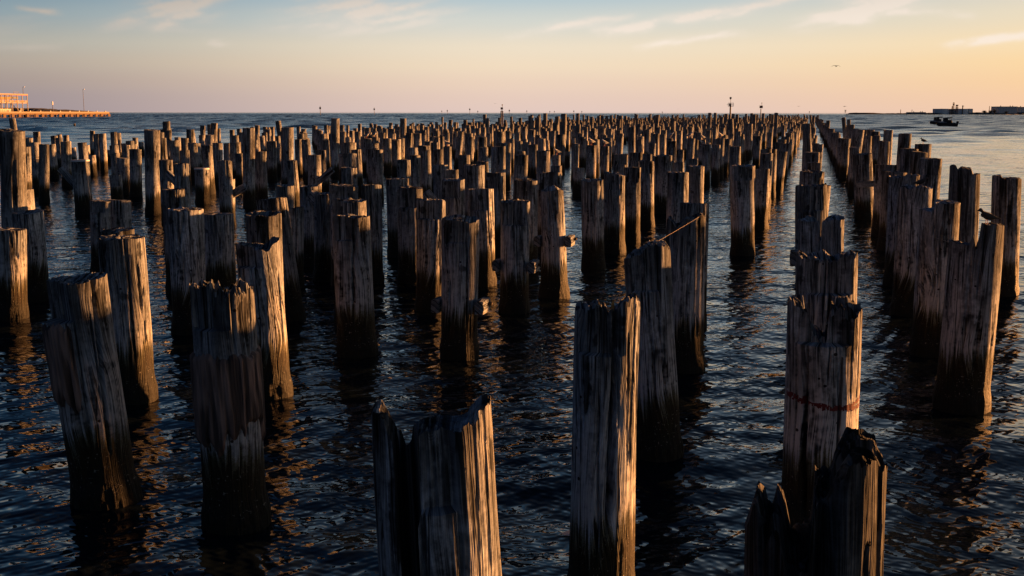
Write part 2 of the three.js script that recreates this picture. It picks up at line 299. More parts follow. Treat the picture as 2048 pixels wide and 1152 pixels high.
// ---------------------------------------------------------------- one pile: shaft and cut end, shaped from its own settings
const NOTCH = 105 * D2R;                                // the old cap beams sat against the side that looks back along the pier
const wrapA = (a) => { a %= 2 * Math.PI; return a > Math.PI ? a - 2 * Math.PI : a < -Math.PI ? a + 2 * Math.PI : a; };
function pileShape(o) {
  const { R, H, nt, nz, seed } = o, fineGeo = nt >= 60, zb = -0.7;
  const notches = o.notches ?? [], cracks = o.cracks ?? [];
  const per = (f) => Math.max(3, Math.round(f));
  const ang = (t, f, z, s) => vn((t / (2 * Math.PI) + 1) * f, z, s, f);
  const top = (t, rho) => {
    let T = H + (o.tilt ?? 0) * R * rho * Math.cos(t - (o.tiltDir ?? 0));
    const rag = o.rag ?? 0.01;
    { const q = hash2(Math.floor((t / (2 * Math.PI)) * nt / 3.001), Math.floor(rho * 5), seed + 64), q2 = hash2(Math.floor((t / (2 * Math.PI)) * nt / 7.001), Math.floor(rho * 3), seed + 65); T += rag * (0.8 * (q - 0.5) * (q > 0.5 ? 1 : 0.6) + 1.1 * (q2 - 0.6)); }   // broken fibres stand at different heights
    T += rag * (1.2 * (ang(t, per(nt / 5), rho * 1.5, seed + 61) - 0.6) + 0.6 * (ang(t, per(nt / 2.2), rho * 2.5, seed + 62) - 0.5));
    if (o.hollow) T -= o.hollow * (1 - sstep(0.25, 0.85, rho + 0.25 * (ang(t, 7, 1, seed + 63) - 0.5)));
    if (o.top) T += o.top(t, rho);
    return Math.max(T, 0.2);
  };
  const inNotch = (t, z) => { for (const n of notches) if (z > n.z && Math.cos(t - n.a) * R > n.c * R * 0.985 && (!n.lim || n.lim(wrapA(t - n.a)))) return n; return null; };
  const radial = (t, z) => {
    let r = R * (1 + (o.bulge ?? 0.05) * (2 * ang(t, 5, z * 0.8 + 5, seed + 1) - 1) + 0.012 * (2 * ang(t, 11, z * 2.4, seed + 2) - 1));
    r *= 1 + (o.taper ?? 0.06) * (0.5 - z / Math.max(H, 1)) + (o.flare ?? 0) * (1 - sstep(0.2, 1.2, z));
    if (fineGeo) r += 0.003 * (ang(t, 34, z * 1.6, seed + 3) - 0.5) + 0.004 * (ang(t, 60, z * 3.2, seed + 4) - 0.5);
    else r += 0.004 * (ang(t, per(nt / 3), z * 1.3, seed + 3) - 0.5);
    for (const c of cracks) {
      if (z < c.z0 || z > c.z1) continue;
      const f = (z - c.z0) / (c.z1 - c.z0), d = wrapA(t - c.a - 0.22 * (fbm(z * 1.7, c.a * 7, seed + 9, 3) - 0.5) - (c.drift ?? 0) * f) * R;
      r -= c.d * Math.exp(-(Math.abs(d / c.w) ** (c.p ?? 2))) * Math.min(1, 6 * f) * (c.open ? 1 : Math.min(1, 6 * (1 - f)));
    }
    if (z < 0.26) r += 0.022 * (1 - sstep(0.08, 0.26, z)) * (0.4 + 1.1 * ang(t, per(nt / 3), z * 9, seed + 5));
    const n = inNotch(t, z);
    if (n) { const d = Math.cos(t - n.a); const rn = n.c * R / Math.max(0.08, d) + 0.02 * (ang(t, per(nt / 2.5), z * 1.5, seed + 6) - 0.5) + 0.012 * (ang(t, 9, z * 5, seed + 16) - 0.5); r = Math.min(r, rn); }
    return Math.max(r, 0.03);
  };
  // heights of the rings: doubled at each ledge so that the step is sharp
  const ledges = [...new Set(notches.map((n) => n.z))].sort((a, b) => a - b);
  const ring = []; // {t: height function}
  const cuts = [zb, ...ledges];
  for (let k = 0; k < cuts.length; k++) {
    const last = k === cuts.length - 1, a = cuts[k] + (k ? 0.0005 : 0), b = last ? null : cuts[k + 1] - 0.012;
    const share = last ? Math.max(2, Math.round(nz * (k ? 0.3 : 1))) : Math.max(2, Math.round(nz * (k ? 0.2 : 0.75)));
    for (let i = 0; i <= share; i++) ring.push({ f: i / share, a, b });
  }
  const pos = [], uv = [], col = [], idx = [];
  const nrow = ring.length, tops = [];
  for (let i = 0; i <= nt; i++) tops.push(top((i % nt) / nt * 2 * Math.PI, 1));
  const rim = [];
  for (let j = 0; j < nrow; j++) for (let i = 0; i <= nt; i++) {
    const t = (i % nt) / nt * 2 * Math.PI, q = ring[j], end = q.b ?? Math.max(tops[i], q.a + 0.002);
    const wob = ledges.length && q.b !== null && q.f === 1 ? 0.006 * (ang(t, per(nt / 4), 2, seed + 7) - 0.5) : 0;
    const z = Math.min(mix(q.a, end, q.f), Math.max(tops[i], zb)) + wob;
    const r = radial(t, q.b === null && ledges.length ? Math.max(z, q.a) : z);
    pos.push(r * Math.cos(t), z, r * Math.sin(t)); uv.push(i / nt, (z - TEX_Z0) / TEX_SPAN);
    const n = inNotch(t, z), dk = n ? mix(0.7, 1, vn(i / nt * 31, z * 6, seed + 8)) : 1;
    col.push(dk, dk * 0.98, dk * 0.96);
    if (j === nrow - 1) rim.push([r, z]);
  }
  for (let j = 0; j < nrow - 1; j++) for (let i = 0; i < nt; i++) { const a = j * (nt + 1) + i, b = a + 1, c = a + nt + 1, d = c + 1; idx.push(a, c, b, b, c, d); }
  const shaft = new THREE.BufferGeometry();
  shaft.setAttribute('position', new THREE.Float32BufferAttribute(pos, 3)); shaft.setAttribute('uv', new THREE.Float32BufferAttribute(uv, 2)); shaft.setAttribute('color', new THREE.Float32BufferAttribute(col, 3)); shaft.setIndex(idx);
  // cut end
  const nr = o.rings ?? (nt >= 100 ? 12 : nt >= 60 ? 7 : nt >= 30 ? 4 : 2), cp = [], cu = [], cc = [], ci = [];
  for (let k = 0; k <= nr; k++) for (let i = 0; i <= nt; i++) {
    const t = (i % nt) / nt * 2 * Math.PI, rho = 1 - k / nr, r = rim[i][0] * rho, x = r * Math.cos(t), z = r * Math.sin(t);
    const h = k === 0 ? rim[i][1] : mix(top(t, rho), top(0, 0), k === nr ? 1 : 0);
    cp.push(x, h, z); cu.push(0.5 + x / 1.4 + 0.13 * (seed % 7), (1.5 - TEX_Z0 + z * 0.5) / TEX_SPAN);
    const dk = 0.62 + 0.5 * vn(t * 5, rho * 6, seed + 12); cc.push(dk, dk, dk);
  }
  for (let k = 0; k < nr; k++) for (let i = 0; i < nt; i++) { const a = k * (nt + 1) + i, b = a + 1, c = a + nt + 1, d = c + 1; ci.push(a, c, b, b, c, d); }
  const cap = new THREE.BufferGeometry();
  cap.setAttribute('position', new THREE.Float32BufferAttribute(cp, 3)); cap.setAttribute('uv', new THREE.Float32BufferAttribute(cu, 2)); cap.setAttribute('color', new THREE.Float32BufferAttribute(cc, 3)); cap.setIndex(ci);
  const crease = (g) => toCreasedNormals(g, 0.75);
  return { shaft: crease(shaft), cap: crease(cap), radial, top };
}
const blockMat = woods[1], wornMat = std(rgb(0.2, 0.18, 0.165), 0.92), boltMat = std(rgb(0.05, 0.032, 0.022), 0.8, { metalness: 0.3 });
// a sawn timber with slightly uneven, chamfered faces, grain along its length (x)
function timber(L, h, d, seed) {
  const g = new THREE.BoxGeometry(L, h, d, Math.max(3, Math.round(L / 0.06)), 4, 4), p = g.attributes.position, uv = g.attributes.uv, c = [];
  for (let i = 0; i < p.count; i++) {
    let x = p.getX(i), y = p.getY(i), z = p.getZ(i);
    const ey = Math.abs(y) > h * 0.49, ez = Math.abs(z) > d * 0.49, ex = Math.abs(x) > L * 0.49;
    if (ey && ez) { y *= 0.93; z *= 0.93; } if (ex && (ey || ez)) x *= 0.985;
    const n = (a, b, s) => vn(a * 9 + 30, b * 9 + 30, seed + s) - 0.5;
    p.setXYZ(i, x + (ex ? 0.03 * n(y * 4, z * 4, 1) : 0), y + 0.012 * n(x, z * 3, 2), z + 0.012 * n(x, y * 3, 3));
    uv.setXY(i, 0.1 + y * 0.7 + z * 0.5 + seed * 0.13, (1.2 + x * 0.9 - TEX_Z0) / TEX_SPAN); c.push(1, 1, 1);
  }
  g.setAttribute('color', new THREE.Float32BufferAttribute(c, 3));
  return toCreasedNormals(g, 0.6);
}
// ---------------------------------------------------------------- the piles of the old pier: [key, x, distance ahead, height above water, diameter, lean to the side]
const SURVEY = [
['F1',-0.26,4.53,1.80,0.52,-0.047], ['F2',0.55,6.41,1.90,0.39,0.007], ['F3',2.245,7.70,1.67,0.52,-0.013], ['F4',1.15,3.88,1.82,0.49,-0.021],
['F5',-3.17,8.24,1.77,0.47,-0.085], ['F6',-2.03,7.76,1.77,0.45,-0.026], ['F7',-2.61,11.50,1.655,0.46,-0.041], ['F8',-4.02,11.38,1.72,0.46,-0.02],
['F8b',-4.25,11.80,1.75,0.36,0.000], ['F9',-4.47,15.00,1.70,0.46,0.008], ['F10',-4.74,17.66,1.39,0.50,0.008], ['F11',-3.12,13.79,1.75,0.45,0.000],
['F12',-3.28,15.95,1.78,0.43,-0.115], ['F13',-3.86,19.00,1.36,0.42,0.032], ['F14',-1.95,13.60,1.74,0.47,-0.025], ['F15',-2.35,15.89,1.75,0.48,0.000],
['F15b',-2.93,19.21,1.75,0.50,0.000], ['F15c',-2.47,19.36,1.75,0.36,0.000], ['F16',-1.26,16.63,1.70,0.44,0.024], ['F17',-0.66,13.48,1.72,0.46,0.017],
['F18',0.04,16.44,1.70,0.44,0.006], ['F19',0.71,18.01,1.76,0.41,-0.031], ['F20',-2.38,23.06,1.65,0.48,-0.010], ['F21',-1.80,19.43,1.70,0.45,0.000],
['F22',-1.12,20.86,1.75,0.43,0.000], ['F23',-0.50,19.25,1.69,0.44,-0.031], ['F24',-0.93,26.96,1.75,0.52,0.000], ['F25',-0.36,23.54,1.75,0.43,0.000],
['F26',0.81,23.58,1.75,0.51,0.000], ['F26b',0.26,20.90,1.75,0.44,0.000], ['F27',1.59,21.35,1.73,0.43,-0.027], ['F28',2.22,23.82,1.72,0.46,-0.006],
['F29',2.82,25.84,1.75,0.40,0.000], ['F30',3.62,29.47,1.75,0.38,-0.019], ['F31',4.53,32.93,1.75,0.52,-0.022], ['F32',3.56,23.67,1.75,0.45,0.000],
['F33',4.43,26.63,1.75,0.41,0.000], ['F34',4.94,23.36,1.91,0.51,-0.040], ['F35',2.57,15.46,1.75,0.41,0.000], ['F36',2.05,12.77,1.79,0.45,-0.016],
['F37',1.29,9.38,1.88,0.39,-0.074], ['F38',2.84,9.74,1.78,0.52,-0.019], ['F39',3.63,12.63,1.79,0.52,-0.044], ['F40',4.51,16.34,1.95,0.46,-0.043],
['F41',6.56,24.17,1.75,0.52,0.000], ['F42',9.76,36.09,1.75,0.52,0.000], ['F43',11.62,43.37,1.75,0.52,0.000], ['R1',4.67,11.09,1.92,0.52,0.014],
['R2',5.33,13.70,1.92,0.49,-0.005], ['R3',6.03,16.46,1.92,0.50,-0.006], ['R4',6.88,19.34,1.92,0.50,-0.002], ['R5',9.23,27.32,1.75,0.52,0.000],
['R5b',8.38,24.23,1.75,0.52,0.000], ['R6',10.04,31.23,1.89,0.52,-0.089], ['R8',8.44,22.29,2.11,0.43,0.000], ['R8b',9.10,24.78,2.16,0.36,0.000],
['R8c',9.79,27.33,2.15,0.42,0.000], ['R8d',12.70,34.28,2.07,0.48,0.000], ['R8e',14.53,41.12,2.27,0.47,0.000], ['R8f',16.92,50.01,2.27,0.41,0.000],
['R8g',12.33,36.78,2.10,0.37,0.000], ['R8h',15.38,48.09,2.04,0.39,0.000], ['R8i',19.70,60.28,2.04,0.47,0.000], ['R9',6.96,16.84,2.20,0.44,-0.023],
['R10',8.19,18.11,1.98,0.45,-0.033], ['L1',-7.33,15.84,1.33,0.44,0.055], ['L2',-7.72,17.55,1.43,0.46,-0.010], ['L3',-9.67,21.73,1.49,0.47,-0.010],
['L4',-9.17,20.12,2.68,0.44,0.044], ['L5',-12.69,32.57,1.56,0.50,-0.018], ['L6',-10.78,32.99,2.49,0.45,0.037], ['L7',-7.41,20.69,1.37,0.40,0.027],
['L7b',-7.58,20.12,1.40,0.36,0.029], ['L8',-5.61,18.25,1.75,0.36,0.000], ['L9',-10.30,36.67,1.12,0.48,-0.005], ['L10',-7.58,29.26,1.26,0.40,0.024],
['L13',-14.29,40.54,1.35,0.50,0.042], ['L14',-9.25,29.53,1.75,0.36,0.000], ['L15',-8.23,27.50,1.75,0.36,0.000], ['L16',-7.52,28.97,1.75,0.36,0.000],
['L17',-11.76,47.09,1.75,0.47,0.000], ['L18',-8.38,35.04,2.52,0.38,0.028], ['L19',-8.20,36.17,1.75,0.36,0.000], ['L20',-10.61,48.84,1.75,0.44,0.000],
['L21',-8.36,41.00,2.46,0.46,0.023], ['L22',-10.14,52.59,1.75,0.36,0.000], ['L24',-6.42,35.83,1.65,0.44,0.015], ['L25',-4.03,21.73,1.57,0.36,0.011],
['L25b',-3.41,19.75,1.57,0.36,0.027], ['L26',-4.73,22.87,1.51,0.36,0.018], ['L27',-7.03,47.39,1.75,0.52,0.000], ['L27b',-3.78,25.61,1.75,0.36,0.000],
['L28',-4.61,37.83,1.75,0.38,0.000], ['L28b',-5.70,45.16,1.75,0.51,0.000], ['L28c',-7.20,54.89,1.75,0.52,0.000], ['L29',-6.19,54.96,1.75,0.40,0.000],
['L29b',-5.53,52.92,1.75,0.46,0.000], ['L29c',-2.92,29.78,1.75,0.36,0.000], ['L29d',-2.92,32.96,1.75,0.36,0.000], ['L29e',-2.88,36.91,1.75,0.36,0.000],
['L29f',-5.86,68.55,1.75,0.50,0.000], ['L30',-2.57,38.45,1.75,0.37,0.000], ['L30b',-1.75,26.93,1.75,0.36,0.000], ['L30c',-1.38,24.55,1.75,0.36,0.000],
['L31',-1.45,33.42,1.75,0.36,0.000], ['L32',-0.63,42.04,1.75,0.36,0.000], ['T0',1.55,93.58,2.76,0.42,0], ['T1',2.14,93.58,2.60,0.42,0],
['T2',3.46,116.97,2.97,0.42,0], ['T3',4.62,133.68,2.31,0.42,0], ['T4',4.20,103.97,2.69,0.42,0], ['T5',3.93,85.07,2.94,0.42,0],
['T6',7.86,133.68,2.97,0.42,0], ['T7',12.68,187.15,2.54,0.42,0], ['T8',10.38,133.68,2.68,0.42,0], ['T9',12.60,155.96,2.69,0.42,0],
['T10',13.23,155.96,2.62,0.42,0], ['T11',13.86,155.96,2.69,0.42,0], ['T12',11.39,116.97,2.72,0.42,0], ['T13',20.92,187.15,2.81,0.42,0],
['T14',23.10,187.15,2.73,0.42,0], ['T15',23.94,187.15,2.64,0.42,0], ['T16',24.61,187.15,2.73,0.42,0], ['T17',29.96,207.95,2.70,0.42,0],
['T18',27.55,187.15,2.57,0.42,0], ['T19',23.70,133.68,3.06,0.42,0], ['T20',28.42,155.96,3.07,0.42,0], ['T21',-3.30,133.68,2.83,0.42,0],
['T22',-14.70,233.94,2.17,0.42,0], ['T23',-19.40,62.38,2.50,0.42,0], ['T24',-92.08,233.94,0.67,0.42,0], ['T25',29.96,155.96,2.93,0.42,0],
['T26',30.94,155.96,2.93,0.42,0], ['T27',31.50,155.96,2.86,0.42,0], ['T28',39.31,187.15,2.92,0.42,0], ['T29',33.53,155.96,3.01,0.42,0],
['T30',41.16,187.15,2.84,0.42,0], ['T31',35.14,155.96,3.01,0.42,0], ['T32',43.34,187.15,2.93,0.42,0], ['T33',27.72,116.97,3.06,0.42,0],
['T34',-4.94,116.97,2.27,0.42,0], ['T35',-8.19,233.94,1.76,0.42,0], ['T36',0.96,133.68,2.42,0.42,0], ['T37',9.52,155.96,2.06,0.42,0]
];
const PIER = 15.03 * D2R;                               // the rows run 15 degrees to the right of the view
const toUV = (x, d) => [d * Math.cos(PIER) + x * Math.sin(PIER), x * Math.cos(PIER) - d * Math.sin(PIER)];
const fromUV = (u, v) => [v * Math.cos(PIER) + u * Math.sin(PIER), u * Math.cos(PIER) - v * Math.sin(PIER)];
const profile = (pts) => (q) => { let k = 0; while (k < pts.length - 2 && q > pts[k + 1][0]) k++; const [a, ha] = pts[k], [b, hb] = pts[k + 1]; return mix(ha, hb, clamp((q - a) / (b - a))); };
const skyline = (right, pts) => { const p = profile(pts); return (t, rho) => p(rho * Math.cos(t - right * D2R)); };

const HERO = {
  F1: { label: 'split hollow pile with a dark open cleft, nearest the camera at centre', rag: 0.022, rings: 30, notches: [{ a: 80 * D2R, c: 0.7, z: 1.40, lim: (d) => d > -0.3 && d < 0.5 }],
    top: (() => { const f = skyline(-3, [[-1, -0.02], [-0.9, 0.0], [-0.82, 0.0], [-0.66, -0.09], [-0.5, -0.16], [-0.3, -0.12], [-0.2, -0.09], [0.1, -0.085], [0.4, -0.08], [0.62, -0.07], [0.85, -0.01], [1, 0.0]]);
      return (t, rho) => { const x = rho * Math.cos(t + 0.05), y = rho * Math.sin(t), wob = 0.12 * (vn(x * 9 + 20, y * 9 + 20, 777) - 0.5), e = Math.hypot((x + 0.43 + 0.4 * wob) / 0.21, (y - 0.42) / 0.8) + wob; return f(t, rho) - 0.1 * sstep(0.1, 0.8, -y) - 1.1 * (1 - sstep(0.8, 1.04, e)); }; })(),
    cracks: [{ a: 45 * D2R, w: 0.004, d: 0.02, z0: 0.9, z1: 1.9, open: true }, { a: 27 * D2R, w: 0.004, d: 0.02, z0: 1.0, z1: 1.9, open: true }, { a: 62 * D2R, w: 0.006, d: 0.03, z0: 0.5, z1: 1.8, open: true }, { a: 148 * D2R, w: 0.007, d: 0.03, z0: 0.4, z1: 1.9, open: true }, { a: 98 * D2R, w: 0.006, d: 0.05, z0: 0.2, z1: 1.9, open: true }], bulge: 0.04, taper: 0.08 },
  F2: { label: 'tall front pile with a sawn notch, deep crack and glowing sunlit right edge', rag: 0.03, ledge: 1.62, c: 0.66, hollow: 0.03, top: skyline(5, [[-1, -0.03], [-0.3, -0.02], [0.0, -0.06], [0.1, -0.06], [0.35, -0.03], [0.6, 0.03], [0.85, 0.05], [1, 0.0]]), cracks: [{ a: 91 * D2R, w: 0.013, d: 0.09, z0: 0.5, z1: 2.0, open: true, drift: -0.25 }, { a: 105 * D2R, w: 0.008, d: 0.04, z0: 0.35, z1: 1.4 }, { a: 40 * D2R, w: 0.006, d: 0.02, z0: 0.9, z1: 2.0, open: true }], bulge: 0.03 },
  F3: { label: 'front pile with a red painted band round its middle', rag: 0.05, ledge: 1.42, c: 0.6, hollow: 0.12, top: skyline(16, [[-1, 0.0], [-0.6, 0.0], [-0.52, -0.14], [-0.2, -0.22], [0.1, -0.2], [0.16, -0.03], [0.5, 0.01], [0.8, -0.04], [1, 0.0]]), cracks: [{ a: 125 * D2R, w: 0.014, d: 0.08, z0: 0.1, z1: 1.4, drift: 0.15 }, { a: 80 * D2R, w: 0.008, d: 0.04, z0: 0.5, z1: 1.3 }], bulge: 0.03 },
  F4: { label: 'black broken pile with jagged spikes at the bottom right corner', rag: 0.03, top: skyline(16, [[-1, -0.36], [-0.84, -0.2], [-0.78, -0.21], [-0.66, -0.37], [-0.58, -0.25], [-0.48, -0.28], [-0.36, -0.42], [-0.06, -0.4], [-0.02, -0.18], [0.2, -0.18], [0.28, -0.1], [0.42, -0.02], [0.6, 0.0], [0.84, -0.01], [0.88, -0.05], [1, -0.06]]), cracks: [{ a: 96 * D2R, w: 0.03, d: 0.12, z0: 0.1, z1: 1.8, open: true }, { a: 40 * D2R, w: 0.012, d: 0.05, z0: 0.1, z1: 1.8, open: true }], mat: darkTimber, bulge: 0.06 },
  F5: { label: 'leaning pile with a square sawn top and strip of dark bark, far left foreground', rag: 0.012, notches: [{ a: 134 * D2R, c: 0.52, z: 1.47, lim: (d) => d > -0.95 }], top: skyline(-21, [[-1, 0.0], [-0.2, -0.01], [-0.1, -0.02], [1, -0.01]]), cracks: [{ a: 47 * D2R, w: 0.011, d: 0.07, z0: 0.4, z1: 1.8, open: true, drift: -0.2 }, { a: 100 * D2R, w: 0.01, d: 0.05, z0: 0.5, z1: 1.2 }] },
  F6: { label: 'ragged topped pile wrapped in reddish brown bark with a green tuft on top', rag: 0.055, ledge: 1.5, c: 0.72, hollow: 0.05, cracks: [{ a: 60 * D2R, w: 0.01, d: 0.03, z0: 1.3, z1: 1.9, open: true }] },
  F7: { label: 'pile glowing orange in full sun, just behind the bark covered one', rag: 0.03, notches: [{ a: 118 * D2R, c: 0.6, z: 1.42 }], top: skyline(-13, [[-1, 0.0], [-0.5, -0.02], [0.4, -0.06], [0.8, 0.02], [1, 0.03]]), cracks: [{ a: 70 * D2R, w: 0.008, d: 0.03, z0: 0.4, z1: 1.5 }] },
  F8: { label: 'stout pile with an old triangular scar, behind the leaning square topped one', rag: 0.02, cracks: [{ a: 60 * D2R, w: 0.01, d: 0.05, z0: 0.4, z1: 1.8, open: true }, { a: 90 * D2R, w: 0.02, d: 0.05, z0: 1.0, z1: 1.3 }, { a: 35 * D2R, w: 0.01, d: 0.05, z0: 0.9, z1: 1.5 }] },
  F8b: { label: 'slim pile half hidden behind the stout scarred one', rag: 0.012 },
  F9: { label: 'pale pile with slanting dark grain, above the ragged bark covered one', rag: 0.015, cracks: [{ a: 112 * D2R, w: 0.014, d: 0.04, z0: 0.9, z1: 1.75, open: true, drift: -0.6 }, { a: 88 * D2R, w: 0.007, d: 0.03, z0: 0.5, z1: 1.2 }] },
  F10: { label: 'short smooth grey pile with a clean flat top, left of centre', rag: 0.006, cracks: [{ a: 95 * D2R, w: 0.008, d: 0.04, z0: 0.3, z1: 1.0 }] },
  F11: { label: 'pile with a hollowed rim just behind the glowing orange one', rag: 0.02, hollow: 0.06 },
  F12: { label: 'pile leaning strongly to the left, beside a short sunlit stump', rag: 0.012, ledge: 1.55 },
  F13: { label: 'short stump with a burning orange sunlit side, left of centre', rag: 0.01, tilt: 0.25, tiltDir: 0 },
  F14: { label: 'straight grey pile with a long central crack, standing alone left of centre', rag: 0.016, ledge: 1.46, c: 0.75, cracks: [{ a: 93 * D2R, w: 0.012, d: 0.07, z0: 0.5, z1: 1.75, open: true, drift: -0.3 }] },
  F17: { label: 'pile with broken bolted beam ends on both sides, nearest of three such', rag: 0.03, ledge: 1.45, c: 0.78, cracks: [{ a: 66 * D2R, w: 0.009, d: 0.05, z0: 0.4, z1: 1.75, open: true }] },
  F18: { label: 'pile with bolted beam ends, second of three, with a flat notched face', rag: 0.025, ledge: 1.36, c: 0.55, cracks: [{ a: 85 * D2R, w: 0.006, d: 0.04, z0: 0.4, z1: 1.3 }] },
  F19: { label: 'tapering sunlit pile with bolted beam ends, farthest of three such', rag: 0.02, taper: 0.28, hollow: -0.06 },
  F34: { label: 'tall straight pile with a lit right edge beside the bright water channel', rag: 0.03, ledge: 1.62, c: 0.62 },
  F35: { label: 'flat topped pile third in the short row right of centre', rag: 0.012 },
  F36: { label: 'pile with an upright splinter on its top and a line tied to it', rag: 0.03, top: skyline(8, [[-1, 0.0], [-0.75, 0.02], [-0.55, -0.08], [-0.3, -0.06], [-0.1, 0.0], [0.5, 0.02], [0.8, 0.05], [1, 0.03]]), cracks: [{ a: 60 * D2R, w: 0.008, d: 0.04, z0: 0.4, z1: 1.8, open: true }, { a: 95 * D2R, w: 0.008, d: 0.03, z0: 0.5, z1: 1.7 }] },
  F37: { label: 'dark pile flaring toward the water with a slanting grassy top', rag: 0.025, ledge: 1.52, c: 0.7, flare: 0.1, top: skyline(8, [[-1, -0.1], [-0.3, -0.02], [0.4, 0.02], [0.85, 0.0], [1, -0.05]]) },
  F38: { label: 'wide decayed pile with two rotted recesses, behind the red banded one', rag: 0.04, ledge: 1.44, c: 0.62, hollow: 0.1, top: skyline(16, [[-1, 0.0], [-0.6, -0.05], [-0.2, -0.03], [0.2, -0.05], [0.6, -0.02], [1, 0.0]]), cracks: [{ a: 100 * D2R, w: 0.02, d: 0.1, z0: 0.6, z1: 1.8, open: true }] },
  F39: { label: 'low burnt looking pile with a square right block, third behind the red banded one', rag: 0.03, ledge: 1.4, c: 0.5, top: skyline(16, [[-1, 0.03], [-0.15, 0.0], [-0.05, -0.2], [0.1, -0.22], [0.18, 0.0], [1, 0.01]]) },
  F40: { label: 'fluted pile fourth behind the red banded one', rag: 0.03, ledge: 1.6, c: 0.7, cracks: [{ a: 100 * D2R, w: 0.012, d: 0.06, z0: 0.9, z1: 2.0, open: true }] },
  R1: { label: 'tall pile with a stepped top carrying a dark bird, at the right edge', rag: 0.02, top: skyline(23, [[-1, -0.2], [-0.2, -0.24], [-0.1, -0.13], [0.04, -0.27], [0.1, -0.27], [0.16, 0.0], [1, 0.0]]), cracks: [{ a: 90 * D2R, w: 0.007, d: 0.04, z0: 0.4, z1: 0.9 }, { a: 120 * D2R, w: 0.008, d: 0.03, z0: 0.5, z1: 1.7 }] },
  R2: { label: 'dark stained pile with a round flat top, behind the bird topped one', rag: 0.012, top: skyline(21, [[-1, -0.1], [-0.3, -0.1], [-0.2, 0.0], [1, 0.0]]) },
  R3: { label: 'pile third in the row behind the bird topped one, with a ragged crown', rag: 0.04 },
  R4: { label: 'pale ridged pile fourth behind the bird topped one', rag: 0.03, ledge: 1.6 },
  R9: { label: 'tall twin topped pile standing against open water near the right edge', rag: 0.015, top: skyline(21, [[-1, 0.03], [-0.62, 0.03], [-0.55, -0.06], [-0.3, 0.0], [0.4, -0.02], [0.5, -0.12], [1, -0.1]]), cracks: [{ a: 130 * D2R, w: 0.02, d: 0.05, z0: 0.4, z1: 2.3, open: true }] },
  R10: { label: 'outermost pile at the right edge against bright water', rag: 0.012, top: skyline(23, [[-1, 0.03], [-0.4, 0.02], [-0.3, -0.02], [0.8, -0.02], [1, -0.05]]), cracks: [{ a: 118 * D2R, w: 0.014, d: 0.05, z0: 0.4, z1: 2.1, open: true }] },
  L1: { label: 'dark flat topped stump cut by the left edge of the view', rag: 0.008 },
  L2: { label: 'round flat topped stump in warm light beside the dark one at left', rag: 0.006 },
  L3: { label: 'square cut stump with a bright sunlit face at the left edge', rag: 0.006 },
  L4: { label: 'tallest weathered post at the left edge with splintered side', rag: 0.02, cracks: [{ a: 60 * D2R, w: 0.03, d: 0.05, z0: 1.0, z1: 2.2 }] },
  L5: { label: 'stump with a pale cap and a diagonal brace on its side', rag: 0.006 },
  L6: { label: 'tall straight lone post in the left part of the field', rag: 0.01 },
  L7: { label: 'flat topped sunlit stump of the close pair, the wider one', rag: 0.006 },
  L7b: { label: 'shaded stump of the close pair with a low front step', rag: 0.01, ledge: 1.2 },
  L9: { label: 'short pale capped stump in open water at left', rag: 0.005 },
  L10: { label: 'short stump with a brace end sticking out toward a tall post', rag: 0.008 },
  L13: { label: 'short glowing orange stump among grey piles at left', rag: 0.006 },
  L18: { label: 'tall post beside a second tall post, left of the water gap', rag: 0.01 },
  L21: { label: 'tallest sunlit post just left of the water gap', rag: 0.01 },
  L24: { label: 'grey pile with a diagonal brace end sticking out to its right', rag: 0.008 },
  L25: { label: 'broad flat topped grey stump with a brace leaning on it', rag: 0.006 },
  L26: { label: 'slim sunlit post between two leaning piles', rag: 0.006 },
};
// ---- every pile of the field: surveyed ones, then the regular rows carried on into the distance
const all = SURVEY.map(([key, x, d, H, W, lean]) => ({ key, x, d, H, W, lean }));
